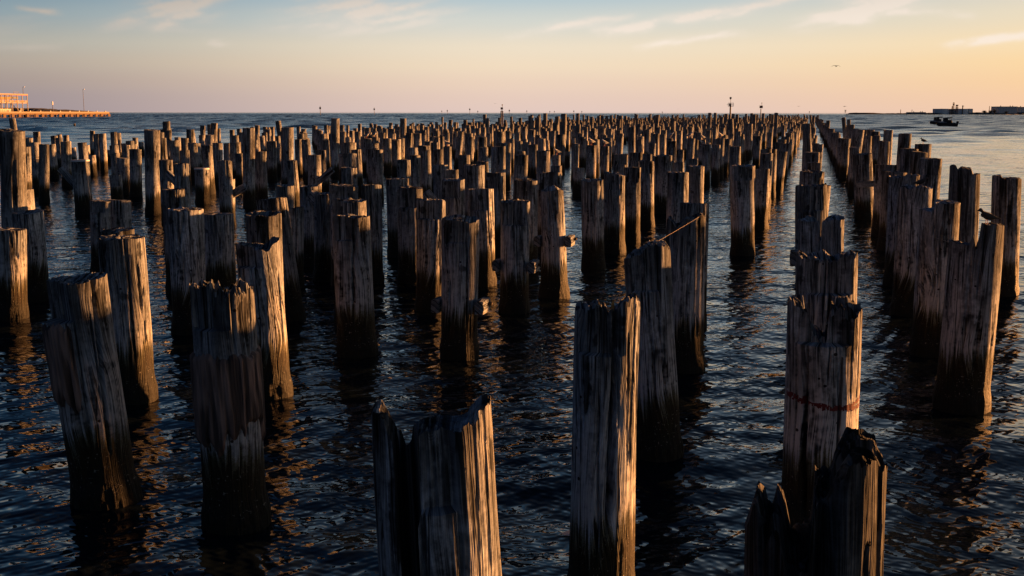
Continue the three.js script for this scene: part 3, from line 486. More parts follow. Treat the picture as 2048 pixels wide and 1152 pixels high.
// the two outer rows go on toward the shore, just outside the frame, and shade the piles in view
for (const [u, v, H] of [[16.8, 3.55, 2.05], [14.0, 3.3, 2.1], [11.1, 3.32, 2.0], [8.3, 3.25, 2.1]]) { const [x, d] = fromUV(u, v); all.push({ key: 'S', x, d, H, W: 0.45, lean: 0 }); }
{
  const r = rng(2024);
  const rows = [
    { v: 1.62, u: 22.9, p: 1, end: 400 }, { v: 0.15, u: 19.6, p: 1, end: 400 }, { v: -1.3, u: 26.6, p: 0.97, end: 400 }, { v: -2.65, u: 29.6, p: 0.95, end: 400 },
    { v: -4.05, u: 35.6, p: 0.95, end: 400 }, { v: -5.4, u: 25.8, p: 0.95, end: 400 }, { v: -6.7, u: 25.6, p: 0.92, end: 400 }, { v: -8.2, u: 28.2, p: 0.9, end: 400 }, { v: -9.9, u: 33, p: 0.9, end: 400 },
    { v: 2.35, u: 52, p: 0.3, end: 130, H: 1.85 }, { v: 3.3, u: 62, p: 0.4, end: 120, H: 1.9 },
  ];
  for (let v = -11.8; v > -47; v -= 1.62) rows.push({ v, u: Math.max(31, 28 + (-11.8 - v) * 0.3), p: 0.86 - 0.006 * (-v - 11), end: 340 });
  for (const row of rows) for (let k = 0; ; k++) {
    const u = row.u + 2.82 * k; if (u > row.end) break;
    const keep = r(), a = r(), b = r(), c = r(), e = r(), f = r();
    if (keep > row.p) continue;
    const [x, d] = fromUV(u + (a - 0.5) * 0.5, row.v + (b - 0.5) * 0.28);
    if (d < 24) continue;
    const px = 1024 + 2228 * x / d; if (px < -40 || px > 2090) continue;
    if (all.some((p) => Math.hypot(p.x - x, p.d - d) < (p.key[0] === 'T' ? 0.8 : 1.5))) continue;
    let H = (row.H ?? 1.72) + (c + e - 1) * 0.3; if (f < 0.05) H += 0.4 + 0.6 * c; else if (f > 0.95) H -= 0.5 + 0.5 * e; else if (f > 0.82) H -= 0.2 + 0.3 * e;
    all.push({ key: '', x, d, H: Math.min(H, 3), W: 0.31 + 0.13 * a, lean: (b + e - 1) * (f < 0.1 ? 0.16 : 0.06) });
  }
}
const ORD = ['first', 'second', 'third', 'fourth', 'fifth', 'sixth', 'seventh', 'eighth', 'ninth', 'tenth', 'eleventh', 'twelfth', 'thirteenth', 'fourteenth', 'fifteenth', 'sixteenth', 'seventeenth', 'eighteenth', 'nineteenth'];
const TENS = ['', '', 'twent', 'thirt', 'fort', 'fift'];
const ordinal = (n) => n < 20 ? ORD[n - 1] : n % 10 ? `${TENS[(n / 10) | 0]}y-${ORD[n % 10 - 1]}` : `${TENS[(n / 10) | 0]}ieth`;
const rowLines = [3.3, 2.35, 1.62, 0.15, -1.3, -2.65, -4.05, -5.4, -6.7, -8.2, -9.9]; for (let v = -11.8; v > -48; v -= 1.62) rowLines.push(v);
all.forEach((p) => { const v = toUV(p.x, p.d)[1]; let k = 0; rowLines.forEach((q, i) => { if (Math.abs(q - v) < Math.abs(rowLines[k] - v)) k = i; }); p.row = k; });
rowLines.forEach((_, k) => all.filter((p) => p.row === k).sort((a, b) => toUV(a.x, a.d)[0] - toUV(b.x, b.d)[0]).forEach((p, i) => { p.nth = i + 1; }));
all.sort((a, b) => a.d - b.d);
const single = new Set(all.filter((p) => p.d < 200).slice(0, 296));
const far = [], pileAt = {};
const waterY = 0;
all.forEach((p, i) => {
  const r = rng(900 + i * 31 + (p.key ? p.key.charCodeAt(0) * 7 : 0)), hero = HERO[p.key] ?? {}, seed = 1000 + i * 13;
  const nt = p.d < 8 ? 220 : p.d < 10 ? 160 : p.d < 20 ? 84 : p.d < 40 ? 44 : p.d < 75 ? 24 : 12, nz = p.d < 10 ? 100 : p.d < 20 ? 48 : p.d < 40 ? 20 : p.d < 75 ? 8 : 3;
  const dense = p.row >= 2 && p.row <= 9;
  const o = { R: p.W / 2, H: p.H, nt, nz, seed, rag: 0.008 + 0.03 * r() * r() * (dense ? 1.4 : 0.6), taper: -0.03 + 0.06 * r(), bulge: 0.03 + 0.03 * r(), tilt: (r() - 0.5) * 0.16, tiltDir: r() * 6.28, hollow: r() < 0.3 ? 0.05 * r() : 0, ...hero };
  if (!o.notches) {
    const chance = hero.ledge || (!hero.label && r() < (dense ? 0.62 : 0.2)), z = hero.ledge ?? p.H - 0.24 - 0.12 * r(), c = hero.c ?? 0.5 + 0.3 * r();
    o.notches = chance ? [{ a: NOTCH + (r() - 0.5) * 0.3, c, z }] : [];
  }
  if (!o.cracks && nt >= 44) { o.cracks = []; const n = 2 + Math.floor(r() * 4); for (let k = 0; k < n; k++) { const z0 = 0.3 + r() * 0.9; o.cracks.push({ a: (40 + 110 * r()) * D2R, w: 0.004 + 0.005 * r(), d: 0.02 + 0.06 * r(), z0, z1: Math.min(p.H + 0.05, z0 + 0.4 + r() * 1.3), open: true, drift: (r() - 0.5) * 0.5 }); } }
  if (nt >= 84) { o.cracks = [...(o.cracks ?? [])]; for (let k = 0; k < 5; k++) { const z0 = 0.25 + r() * 1.0; o.cracks.push({ a: (20 + 150 * r()) * D2R, w: 0.0035 + 0.003 * r(), d: 0.02 + 0.03 * r(), z0, z1: Math.min(p.H + 0.05, z0 + 0.3 + r() * 1.0), drift: (r() - 0.5) * 0.3 }); } }
  const s = pileShape(o);
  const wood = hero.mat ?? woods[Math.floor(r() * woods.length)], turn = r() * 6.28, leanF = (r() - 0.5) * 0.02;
  if (!single.has(p)) {
    const g = mergeGeometries([s.shaft, s.cap]); const m = new THREE.Matrix4().makeRotationZ(-p.lean).setPosition(p.x, 0, -p.d); g.applyMatrix4(m);
    const u = g.attributes.uv; for (let q = 0; q < u.count; q++) u.setX(q, u.getX(q) + turn);
    far.push(g); return;
  }
  // each pile wears its own part of the timber's grain
  for (const g of [s.shaft, s.cap]) { const u = g.attributes.uv; for (let q = 0; q < u.count; q++) u.setX(q, u.getX(q) + turn); }
  const label = hero.label ?? `${p.H > 2.3 ? 'tall' : p.H < 1.5 ? 'short' : 'weathered'} grey timber pile, ${ordinal(p.nth)} from the front in the ${ordinal(p.row + 1)} row from the right`;
  const t = thing('timber_pile', label, 'pile', [p.x, waterY, -p.d], 0, 'timber piles of the old pier');
  t.rotation.set(leanF, 0, -p.lean);
  part('shaft', s.shaft, wood, t); part('cut_top', s.cap, wood, t);
  pileAt[p.key] = { t, p, s, o };
});
if (far.length) { const m = new THREE.Mesh(mergeGeometries(far), woods[1]); m.name = 'distant_timber_piles'; m.userData = { kind: 'stuff', label: 'far rows of weathered piles closing up toward the horizon', category: 'piles' }; m.castShadow = m.receiveShadow = true; scene.add(m); }
console.log('piles', all.length, 'far', far.length);
// ---------------------------------------------------------------- things fixed to single piles
const beamGeos = [timber(0.31, 0.17, 0.11, 3), timber(0.3, 0.17, 0.1, 8)];
function beamEnds(key, z, sides, drop = 0) {            // stubs of the old walings, bolted to the sides and running along the pier
  const { t, p } = pileAt[key];
  for (const s of sides) {
    const off = p.W / 2 + 0.055, a = -PIER;              // across the row
    const m = part('beam_stub', beamGeos[s > 0 ? 0 : 1], woods[s > 0 ? 3 : 5], t);
    m.position.set(s * off * Math.cos(a) + 0.05 * Math.sin(PIER), z - (s < 0 ? drop : 0), s * off * Math.sin(-a) - 0.05 * Math.cos(PIER) + 0.1);
    m.rotation.y = Math.PI / 2 - PIER; m.rotation.z = 0.02 * s;
    const b = part('bolt', new THREE.CylinderGeometry(0.02, 0.024, 0.07, 8).rotateX(Math.PI / 2), boltMat, m); b.position.set(0.06, 0.02, s > 0 ? 0.07 : 0.07);
  }
}
beamEnds('F17', 0.66, [1, -1], 0.02); beamEnds('F18', 0.74, [1, -1]); beamEnds('F19', 0.93, [1, -1]); beamEnds('F39', 1.36, [-1]);
function brace(key, z, len, tiltDeg, side, ahead = 0.2) {  // end of a diagonal brace, spiked to the pile
  const { t, p } = pileAt[key]; if (!t) return;
  const m = part('brace_stub', timber(len, 0.2, 0.1, (z * 40) | 0), woods[3], t);
  m.position.set(side * (p.W / 2 + len * 0.18), z, ahead); m.rotation.set(0, -0.35 * side, tiltDeg * D2R);
}
brace('L5', 1.0, 0.95, -52, -1, -0.28); brace('L10', 0.95, 0.6, 28, 1); brace('L24', 0.98, 0.75, 38, 1, 0.22); brace('L25', 1.15, 0.8, -42, 1, 0.26); brace('L14', 1.2, 0.6, -40, 1, 0.2); brace('F22', 1.3, 0.6, -50, -1, 0.2);
{ const { t, p } = pileAt.R6; const m = part('cross_board', timber(0.55, 0.17, 0.05, 5), woods[3], t); m.position.set(0.0, 1.05, p.W / 2 + 0.035); m.rotation.y = -0.25; }
for (const key of ['L5', 'L9']) {                        // pale sheet caps nailed on two stumps
  const { t, p } = pileAt[key]; const m = part('cap_plate', new THREE.CylinderGeometry(p.W / 2 * 1.02, p.W / 2 * 1.05, 0.05, 26), std(rgb(0.42, 0.44, 0.46), 0.7), t); m.position.y = p.H + 0.035;
}
// bark still clinging to two piles: a ragged shell that follows the shaft
function bark(key, a0, a1, zTop, zBot, jag) {
  const { t, s } = pileAt[key], n = 90, nz = 40, pos = [], uv = [], idx = [];
  for (let j = 0; j <= nz; j++) for (let i = 0; i <= n; i++) {
    const f = i / n, a = mix(a0, a1, f) * D2R, k = j / nz, fl = 0.045;
    const zt = zTop + jag * (2 * fbm(a * 3.5, 1, 301, 3) - 1) + 0.04 * (vn(a * 14, 2, 302) - 0.5), zb = zBot + 0.2 * (2 * fbm(a * 2.2, 7, 303, 2) - 1) + 0.16 * (vn(a * 7, 5, 304) - 0.5);
    const z = mix(zb, zt, k), edge = Math.min(1, 9 * f, 9 * (1 - f), 12 * k + 0.2, 26 * (1 - k));
    const r = s.radial(a, Math.min(z, 1.4)) - 0.006 + edge * (0.02 + 0.014 * vn(a * 12, z * 2.5, 305) + 0.01 * vn(a * 34, z * 4, 306));
    pos.push(r * Math.cos(a), z, r * Math.sin(a)); uv.push(a / 6.283 * 1.4, z / 2);
  }
  for (let j = 0; j < nz; j++) for (let i = 0; i < n; i++) { const p = j * (n + 1) + i; idx.push(p, p + n + 1, p + 1, p + 1, p + n + 1, p + n + 2); }
  const g = new THREE.BufferGeometry(); g.setAttribute('position', new THREE.Float32BufferAttribute(pos, 3)); g.setAttribute('uv', new THREE.Float32BufferAttribute(uv, 2)); g.setIndex(idx); g.computeVertexNormals();
  const m = part('bark', g, barkMat, t); m.userData.label = 'peeling reddish brown bark'; return m;
}
bark('F6', -35, 215, 1.31, 0.72, 0.06);
bark('F5', 82, 205, 1.44, 0.9, 0.05);
// red paint brushed round one pile
{
  const { t, s } = pileAt.F3, red = std(rgb(0.1, 0.012, 0.011), 0.9);
  const stroke = (a0, a1, zc, zw) => {
    const n = 110, pos = [], idx = [];   // brushed on dry: gaps along the grain
    for (let i = 0; i <= n; i++) for (let j = 0; j <= 4; j++) { const f = i / n, a = mix(a0, a1, f) * D2R, z = zc(f) + (j / 4 - 0.5) * zw * (0.6 + 0.8 * vn(f * 13, 1, 401)) + (j === 0 || j === 4 ? 0.008 * (vn(f * 40, j, 402) - 0.5) : 0), r = s.radial(a, z) + 0.0022; pos.push(r * Math.cos(a), z, r * Math.sin(a)); }
    for (let i = 0; i < n; i++) for (let j = 0; j < 4; j++) { if (vn(i * 0.45, j * 0.8, 405) + 0.25 * vn(i * 1.7, j, 406) > (j === 0 || j === 3 ? 0.66 : 0.84)) continue; const p = i * 5 + j; idx.push(p, p + 1, p + 5, p + 1, p + 6, p + 5); }
    const g = new THREE.BufferGeometry(); g.setAttribute('position', new THREE.Float32BufferAttribute(pos, 3)); g.setIndex(idx); g.computeVertexNormals();
    part('paint_stroke', g, red, t).userData.label = 'red paint stroke';
  };
  stroke(176, 62, (f) => 1.03 - 0.06 * sstep(0, 0.9, f), 0.045); stroke(70, 15, (f) => 0.965 + 0.05 * f, 0.032); stroke(66, 15, (f) => 0.955 - 0.0 * f, 0.03);
}
// ---------------------------------------------------------------- small growth and litter on the tops
function topOf(key, dx = 0, dz = 0) { const { t, s, p } = pileAt[key], R = p.W / 2, rho = Math.hypot(dx, dz) / R, a = Math.atan2(dz, dx); return new THREE.Vector3(dx, s.top(a, Math.min(rho, 0.98)), dz).applyEuler(t.rotation).add(t.position); }
function tuft(name, label, key, spots, n, h, color, seed) {
  const r = rng(seed), list = [], base = topOf(key, spots[0][0], spots[0][1]);
  for (const [dx, dz] of spots) { const q = topOf(key, dx, dz).sub(base); for (let i = 0; i < n; i++) {
    const a = r() * 6.28, L = h * (0.5 + r()), out = L * (0.4 + 0.9 * r()), w = 0.0025 + 0.002 * r(), x = q.x + (r() - 0.5) * 0.07, z = q.z + (r() - 0.5) * 0.06, y = q.y - 0.01;
    const P = (t, s) => [x + Math.cos(a) * out * t * t - Math.sin(a) * w * s * (1 - t), y + L * (t - 0.35 * t * t), z + Math.sin(a) * out * t * t + Math.cos(a) * w * s * (1 - t)];
    const v = []; for (let k = 0; k < 3; k++) { const A = P(k / 3, -1), B = P(k / 3, 1), C = P((k + 1) / 3, -1), D = P((k + 1) / 3, 1); v.push(...A, ...B, ...D, ...A, ...D, ...C); }
    const g = new THREE.BufferGeometry(); g.setAttribute('position', new THREE.Float32BufferAttribute(v, 3)); g.computeVertexNormals(); list.push(g);
  } }
  const t = thing(name, label, 'grass', base.toArray()); part('blades', mergeGeometries(list), std(color, 0.8), t); return t;
}
tuft('grass_tuft', 'small green grass tuft on the ragged bark covered pile', 'F6', [[0.03, 0.05], [0.09, 0.02], [0.0, -0.05]], 26, 0.05, rgb(0.05, 0.11, 0.03), 5);
tuft('dry_grass', 'dry grass matted on the slanting top of the dark flared pile', 'F37', [[-0.05, 0.05], [0.03, 0.0], [-0.1, 0.02], [0.08, 0.04]], 26, 0.045, rgb(0.2, 0.19, 0.14), 6);
tuft('dry_grass', 'thin dry grass on the pile with bolted beam ends nearest the camera', 'F17', [[-0.08, 0.05], [0.02, 0.05], [0.1, 0.02]], 16, 0.04, rgb(0.16, 0.13, 0.09), 7);
{
  const q = topOf('F2', 0.02, 0.1), sh = new THREE.Shape(); sh.moveTo(0, 0); sh.bezierCurveTo(0.022, 0.02, 0.02, 0.05, 0.004, 0.085); sh.bezierCurveTo(-0.016, 0.06, -0.018, 0.02, 0, 0);
  const t = thing('dry_leaf', 'curled orange leaf standing in the crack of the notched front pile', 'leaf', [q.x, q.y + 0.004, q.z], 0.7);
  part('blade', new THREE.ExtrudeGeometry(sh, { depth: 0.002, bevelEnabled: false }), std(rgb(0.5, 0.22, 0.05), 0.7), t);
}
// ---------------------------------------------------------------- fishing lines caught on the piles
function line(label, a, b, sag) {
  const c = a.clone().lerp(b, 0.5); c.y -= sag;
  const t = thing('fishing_line', label, 'line', a.toArray());
  const cv = new THREE.QuadraticBezierCurve3(new THREE.Vector3(), c.sub(a).add(new THREE.Vector3()), b.clone().sub(a));
  part('strand', new THREE.TubeGeometry(cv, 24, 0.0008, 5), std(rgb(0.5, 0.42, 0.33), 0.5), t);
}
line('thin fishing line stretched between two pile tops right of centre', topOf('F37', -0.17, 0.05), topOf('F36', 0.16, 0.08), 0.015);
line('thin fishing line strung level between the dark piles at right', topOf('R1', -0.2, 0.04).add(new THREE.Vector3(0, -0.0, 0)), new THREE.Vector3(pileAt.R4.p.x - 0.2, 1.1, -pileAt.R4.p.d + 0.2), 0.01);
// ---------------------------------------------------------------- litter on the water
{
  const sh = new THREE.Shape(); sh.moveTo(0, 0); sh.lineTo(0.17, 0.1); sh.lineTo(0.15, -0.09); sh.lineTo(0.02, -0.03); sh.closePath();
  const t = thing('plastic_sheet', 'scrap of pale plastic sheet floating beside the notched front pile', 'litter', [0.36, waveHeight(0.4, -7.6, 0.1) + 0.012, -7.6], 0.2);
  part('sheet', new THREE.ExtrudeGeometry(sh, { depth: 0.003, bevelEnabled: false }).rotateX(-Math.PI / 2 + 0.12), new THREE.MeshPhysicalMaterial({ color: rgb(0.4, 0.45, 0.5), roughness: 0.35, transmission: 0.4, thickness: 0 }), t);
  const r = rng(818), N = 150, fl = new THREE.InstancedMesh(new THREE.CircleGeometry(1, 7).rotateX(-Math.PI / 2), std(rgb(0.3, 0.25, 0.2), 0.8), N), m = new THREE.Matrix4();
  for (let i = 0; i < N; i++) { const d = 4.6 + 9 * r() * r(), x = (r() - 0.5) * d * 0.95, s = 0.0035 + 0.007 * r() * r(); m.makeScale(s, 1, s * (0.5 + r())).setPosition(x, waveHeight(x, -d, d * 0.0125) + 0.004, -d); fl.setMatrixAt(i, m); }
  fl.name = 'foam_flecks'; fl.userData = { kind: 'stuff', label: 'specks of foam and seeds drifting on the near water', category: 'foam' }; fl.receiveShadow = true; scene.add(fl);
}
// ---------------------------------------------------------------- birds: one continuous body swept along the spine, wings, tail and legs added
function sweep(rings, n = 14) {                          // rings: [x, y, half-height, half-width] from bill to tail
  const pos = [], idx = [];
  for (const [x, y, h, w] of rings) for (let i = 0; i < n; i++) { const a = i / n * 2 * Math.PI; pos.push(x, y + h * Math.sin(a), w * Math.cos(a)); }
  for (let j = 0; j < rings.length - 1; j++) for (let i = 0; i < n; i++) { const a = j * n + i, b = j * n + (i + 1) % n, c = a + n, d = b + n; idx.push(a, b, c, b, d, c); }
  const g = new THREE.BufferGeometry(); g.setAttribute('position', new THREE.Float32BufferAttribute(pos, 3)); g.setIndex(idx); g.computeVertexNormals(); return g;
}
const birdWhite = std(rgb(0.62, 0.62, 0.62), 0.8), birdGrey = std(rgb(0.16, 0.17, 0.19), 0.8), birdDark = std(rgb(0.025, 0.026, 0.03), 0.7), birdBlack = std(rgb(0.012, 0.012, 0.012), 0.7), billRed = std(rgb(0.3, 0.03, 0.015), 0.6), birdPale = std(rgb(0.3, 0.3, 0.31), 0.8);
function foldedWing(side) {
  const g = sweep([[-0.07, 0.135, 0.002, 0.002], [-0.055, 0.135, 0.03, 0.007], [-0.01, 0.128, 0.042, 0.009], [0.05, 0.115, 0.034, 0.008], [0.11, 0.1, 0.016, 0.005], [0.17, 0.09, 0.002, 0.002]], 10);
  return g.translate(0, 0, side * 0.052);
}
const standBody = sweep([[-0.165, 0.2, 0.001, 0.001], [-0.15, 0.2, 0.006, 0.005], [-0.135, 0.203, 0.012, 0.011], [-0.12, 0.208, 0.024, 0.021], [-0.1, 0.207, 0.029, 0.025], [-0.083, 0.192, 0.028, 0.025], [-0.07, 0.165, 0.036, 0.032], [-0.045, 0.14, 0.05, 0.046], [0.0, 0.122, 0.056, 0.054], [0.05, 0.112, 0.048, 0.046], [0.09, 0.102, 0.032, 0.034], [0.12, 0.094, 0.016, 0.03], [0.17, 0.088, 0.007, 0.034], [0.185, 0.087, 0.002, 0.03]]);
const wingsGeo = [foldedWing(1), foldedWing(-1)], legGeo = merge([bar([0, -0.012, 0], [0, 0.085, 0], 0.004), bar([0, -0.008, 0], [-0.03, -0.012, 0.012], 0.003), bar([0, -0.008, 0], [-0.03, -0.012, -0.012], 0.003), bar([0, -0.008, 0], [-0.034, -0.012, 0], 0.003)]);
function perched(name, label, category, at, turn, scale, mats, group) {
  const t = thing(name, label, category, [at.x, at.y + 0.012 * scale, at.z], turn, group); t.scale.setScalar(scale);
  part('body', standBody, mats[0], t); for (const w of wingsGeo) part('wing', w, mats[1], t);
  for (const s of [-1, 1]) part('leg', legGeo, mats[2], t).position.set(-0.002, 0, s * 0.022);
  if (mats[3]) { const tip = sweep([[0.13, 0.092, 0.012, 0.026], [0.17, 0.089, 0.008, 0.036], [0.19, 0.087, 0.003, 0.034]], 10); part('tail', tip, mats[3], t); }
  return t;
}
perched('dark_pigeon', 'dark pigeon with a pale tail perched on the stepped pile at right', 'bird', topOf('R1', 0.1, 0.0), 0.15, 0.72, [birdDark, birdBlack, billRed, birdPale], 'dark birds on the right hand piles');
perched('dark_pigeon', 'dark pigeon perched behind the round topped dark pile at right', 'bird', topOf('R3', 0.08, 0.0), 2.9, 0.7, [birdDark, birdBlack, billRed], 'dark birds on the right hand piles');
if (pileAt.R8d) perched('dark_pigeon', 'small dark bird on an outer pile against the bright water', 'bird', topOf('R8d', 0.0, 0.0), 0.3, 0.8, [birdDark, birdBlack, billRed], 'dark birds on the right hand piles');
{
  const spots = [[1346, 271], [1386, 276], [1405, 271], [1429, 269], [1440, 274], [1188, 282], [1214, 281], [1134, 284], [722, 271], [927, 282], [754, 262]];
  const used = new Set(), r = rng(606);
  spots.forEach(([px, py], i) => {
    const D = 1.2 * 2228 / (py + 5 - 227), X = (px - 1024) / 2228 * D; let best = null, bd = 1e9;
    for (const p of single) { if (used.has(p) || p.H > 2.05) continue; const e = Math.hypot((p.x / p.d - X / D) * D * 3, (p.d - D) * 0.6); if (e < bd) { bd = e; best = p; } }
    used.add(best);
    perched('seagull', `gull on the ${ordinal(best.nth)} pile of the ${ordinal(best.row + 1)} row from the right`, 'bird', new THREE.Vector3(best.x, best.H + 0.0, -best.d), (r() < 0.5 ? 0.2 : 2.8) + r() * 0.6, 1.15, [birdWhite, birdGrey, billRed], 'gulls resting on the piles');
  });
}
function flying(name, label, px, py, D, span, roll, turn, mat) {
  const t = thing(name, label, 'bird', [(px - 1024) / 2228 * D, EYE + (227 - py) / 2228 * D, -D], turn, 'gulls in flight'); t.rotation.z = roll;
  const L = span * 0.38;
  part('body', sweep([[-0.5, 0, 0.005, 0.005], [-0.44, 0.01, 0.04, 0.035], [-0.34, 0.01, 0.075, 0.065], [-0.2, 0, 0.1, 0.1], [0.02, 0, 0.11, 0.11], [0.25, 0, 0.07, 0.07], [0.42, 0.01, 0.02, 0.09], [0.52, 0.01, 0.006, 0.1]].map((q) => q.map((v) => v * L)), 12), mat, t);
  for (const s of [-1, 1]) {
    const st = [[0.05, 0.0, 0.2], [0.2, 0.09, 0.22], [0.42, 0.12, 0.2], [0.62, 0.06, 0.16], [0.82, -0.04, 0.09], [1, -0.12, 0.01]], pos = [], idx = [], n = 8;
    for (const [w, y, c] of st) for (let i = 0; i < n; i++) { const a = i / n * 2 * Math.PI; pos.push((c * 0.5 * Math.cos(a) + 0.18 * w * w - 0.08 * Math.sin(w * 3)) * span * 0.5, y * span * 0.5 + 0.014 * span * (1 - w * 0.8) * Math.sin(a), s * w * span * 0.5); }
    for (let j = 0; j < st.length - 1; j++) for (let i = 0; i < n; i++) { const a = j * n + i, b = j * n + (i + 1) % n; idx.push(...(s > 0 ? [a, a + n, b, b, a + n, b + n] : [a, b, a + n, b, b + n, a + n])); }
    const g = new THREE.BufferGeometry(); g.setAttribute('position', new THREE.Float32BufferAttribute(pos, 3)); g.setIndex(idx); g.computeVertexNormals(); part('wing', g, mat, t);
  }
  return t;
}
flying('flying_gull', 'large dark gull gliding high above the right hand rows', 1667, 134, 130, 1.35, 0.1, 1.9, birdBlack);
flying('flying_gull', 'pale gull banking low over the end of the row channel', 1596, 213, 150, 0.55, 0.35, 1.6, birdPale);
flying('flying_gull', 'gull with raised wings above the far breakwater beacon', 1688, 213, 160, 0.55, 0.9, 0.9, birdDark);
flying('flying_gull', 'small gull flying near the tall board marker at centre', 990, 209, 180, 0.5, 0.2, 1.4, birdDark);
flying('flying_gull', 'tiny gull above the horizon between the centre and the tall beacon', 1355, 219, 200, 0.4, 0.1, 1.2, birdDark);
// ---------------------------------------------------------------- posts and beacons out on the water
const steel = std(rgb(0.08, 0.075, 0.07), 0.7), boardDark = std(rgb(0.06, 0.045, 0.04), 0.8), boardRed = std(rgb(0.16, 0.035, 0.025), 0.8), concrete = std(rgb(0.32, 0.28, 0.23), 0.9), whitePaint = std(rgb(0.62, 0.6, 0.56), 0.7), rustPile = std(rgb(0.09, 0.05, 0.024), 0.9);
const side = (px, D) => (px - 1024) / 2228 * D;
function channelMarker(px, D, hTop, s, label, mat = boardDark) {
  const t = thing('channel_marker', label, 'marker', [side(px, D), 0, -D], 0, 'channel markers near the horizon');
  part('post', cyl(0.32 * s, 0.26 * s, hTop + 1.5, 0, -1.5, 0, 10), steel, t);
  const b = part('board', box(1.9 * s, 1.9 * s, 0.16 * s, 0, hTop, 0.3 * s), mat, t);
  part('board_frame', merge([box(2.05 * s, 0.12 * s, 0.2 * s, 0, hTop + 0.99 * s, 0.3 * s), box(2.05 * s, 0.12 * s, 0.2 * s, 0, hTop - 0.99 * s, 0.3 * s)]), steel, t);
  part('lantern', merge([cyl(0.2 * s, 0.2 * s, 1.1 * s, 0, hTop + 0.9 * s, 0), cyl(0.34 * s, 0.3 * s, 0.6 * s, 0, hTop + 1.8 * s, 0)]), steel, t);
  return t;
}
const D1 = 1400;
channelMarker(640, D1, 8.6, 1.15, 'square topped channel marker standing alone left of the others');
channelMarker(748, 1500, 7.6, 1.0, 'second square topped channel marker from the left on the horizon');
channelMarker(939, 1700, 8.2, 1.0, 'channel marker rising behind the piles left of the tall board post');
[[894, 2300, 7, 'small far channel marker beside an upright pile, left of centre'], [883, 2900, 7.2, 'faint far channel marker just left of another small one'], [955, 2700, 6.4, 'small marker immediately right of the one behind the piles'], [1018, 2000, 7, 'small marker immediately right of the tall board post'], [1053, 2600, 7, 'lone small marker right of centre on the horizon'], [1099, 3000, 6.6, 'left one of a close pair of tiny markers'], [1108, 3000, 6.6, 'right one of a close pair of tiny markers'], [1147, 2500, 7, 'tiny marker with a dark top, right of the close pair'], [1163, 3000, 6.6, 'last tiny marker in the far line'], [1324, 3100, 5.6, 'faint tiny marker left of the tall beacon'], [1618, 3000, 7, 'faint tiny marker at the vanishing end of the rows']].forEach(([px, D, h, l]) => channelMarker(px, D, h, 1.15, l));
{ // tall post with a board among the piles at centre
  const D = 112, t = thing('board_post', 'tall trussed post with a dark square board rising among the centre piles', 'marker', [side(1003, D), 0, -D]);
  part('post', merge([cyl(0.07, 0.06, 4.2, -0.07, -1, 0, 8), cyl(0.07, 0.06, 4.2, 0.09, -1, 0.05, 8)]), std(rgb(0.09, 0.06, 0.045), 0.9), t);
  part('rung', merge([0.9, 1.6, 2.2, 2.8].map((y) => box(0.3, 0.05, 0.05, 0, y, 0.12))), boardDark, t);
  part('board', box(0.24, 0.22, 0.05, 0, 3.44, 0.12), boardRed, t); part('board', box(0.14, 0.1, 0.05, 0.02, 3.2, 0.12), steel, t);
  part('lantern', merge([cyl(0.02, 0.02, 0.3, 0.05, 3.5, 0), cyl(0.06, 0.05, 0.12, 0.05, 3.74, 0)]), steel, t);
}
{ // beacon with a railed platform
  const D = 118, s = D / 2228, t = thing('beacon_tower', 'tall beacon post with a railed platform and box lantern above the rows', 'beacon', [side(1460, D), 0, -D]);
  part('post', cyl(0.11, 0.08, 4.9, 0, -1, 0, 10), steel, t);
  part('platform', box(0.5, 0.04, 0.42, 0.03, 3.74, 0), steel, t);
  const rails = []; for (const y of [3.9, 4.08]) { rails.push(box(0.52, 0.025, 0.02, 0.03, y, 0.21), box(0.52, 0.025, 0.02, 0.03, y, -0.21), box(0.02, 0.025, 0.42, 0.28, y, 0), box(0.02, 0.025, 0.42, -0.22, y, 0)); } for (const x of [-0.22, 0.03, 0.28]) for (const z of [-0.21, 0.21]) rails.push(box(0.025, 0.36, 0.025, x, 3.91, z));
  part('railing', merge(rails), steel, t); part('cabinet', box(0.17, 0.25, 0.16, -0.05, 3.9, 0), boardDark, t); part('arm', box(0.2, 0.03, 0.03, -0.3, 3.9, 0), steel, t);
  part('mast', cyl(0.025, 0.02, 0.6, 0, 3.9, 0, 6), steel, t); part('lantern', merge([box(0.18, 0.2, 0.18, -0.02, 4.6, 0), box(0.06, 0.1, 0.06, -0.02, 4.47, 0)]), boardDark, t);
}
{
  const D = 150, t = thing('red_board_marker', 'slim post with a red square board right of the tall beacon', 'marker', [side(1521, D), 0, -D]);
  part('post', cyl(0.07, 0.06, 4.6, 0, -1, 0, 8), steel, t); part('board', box(0.42, 0.34, 0.05, 0, 3.86, 0.08), boardRed, t); part('board_mark', box(0.16, 0.08, 0.02, 0.04, 3.88, 0.115), boardDark, t); part('lantern', merge([cyl(0.02, 0.02, 0.4, 0.1, 3.95, 0, 6), cyl(0.05, 0.05, 0.14, 0.1, 4.3, 0, 8)]), steel, t);
}
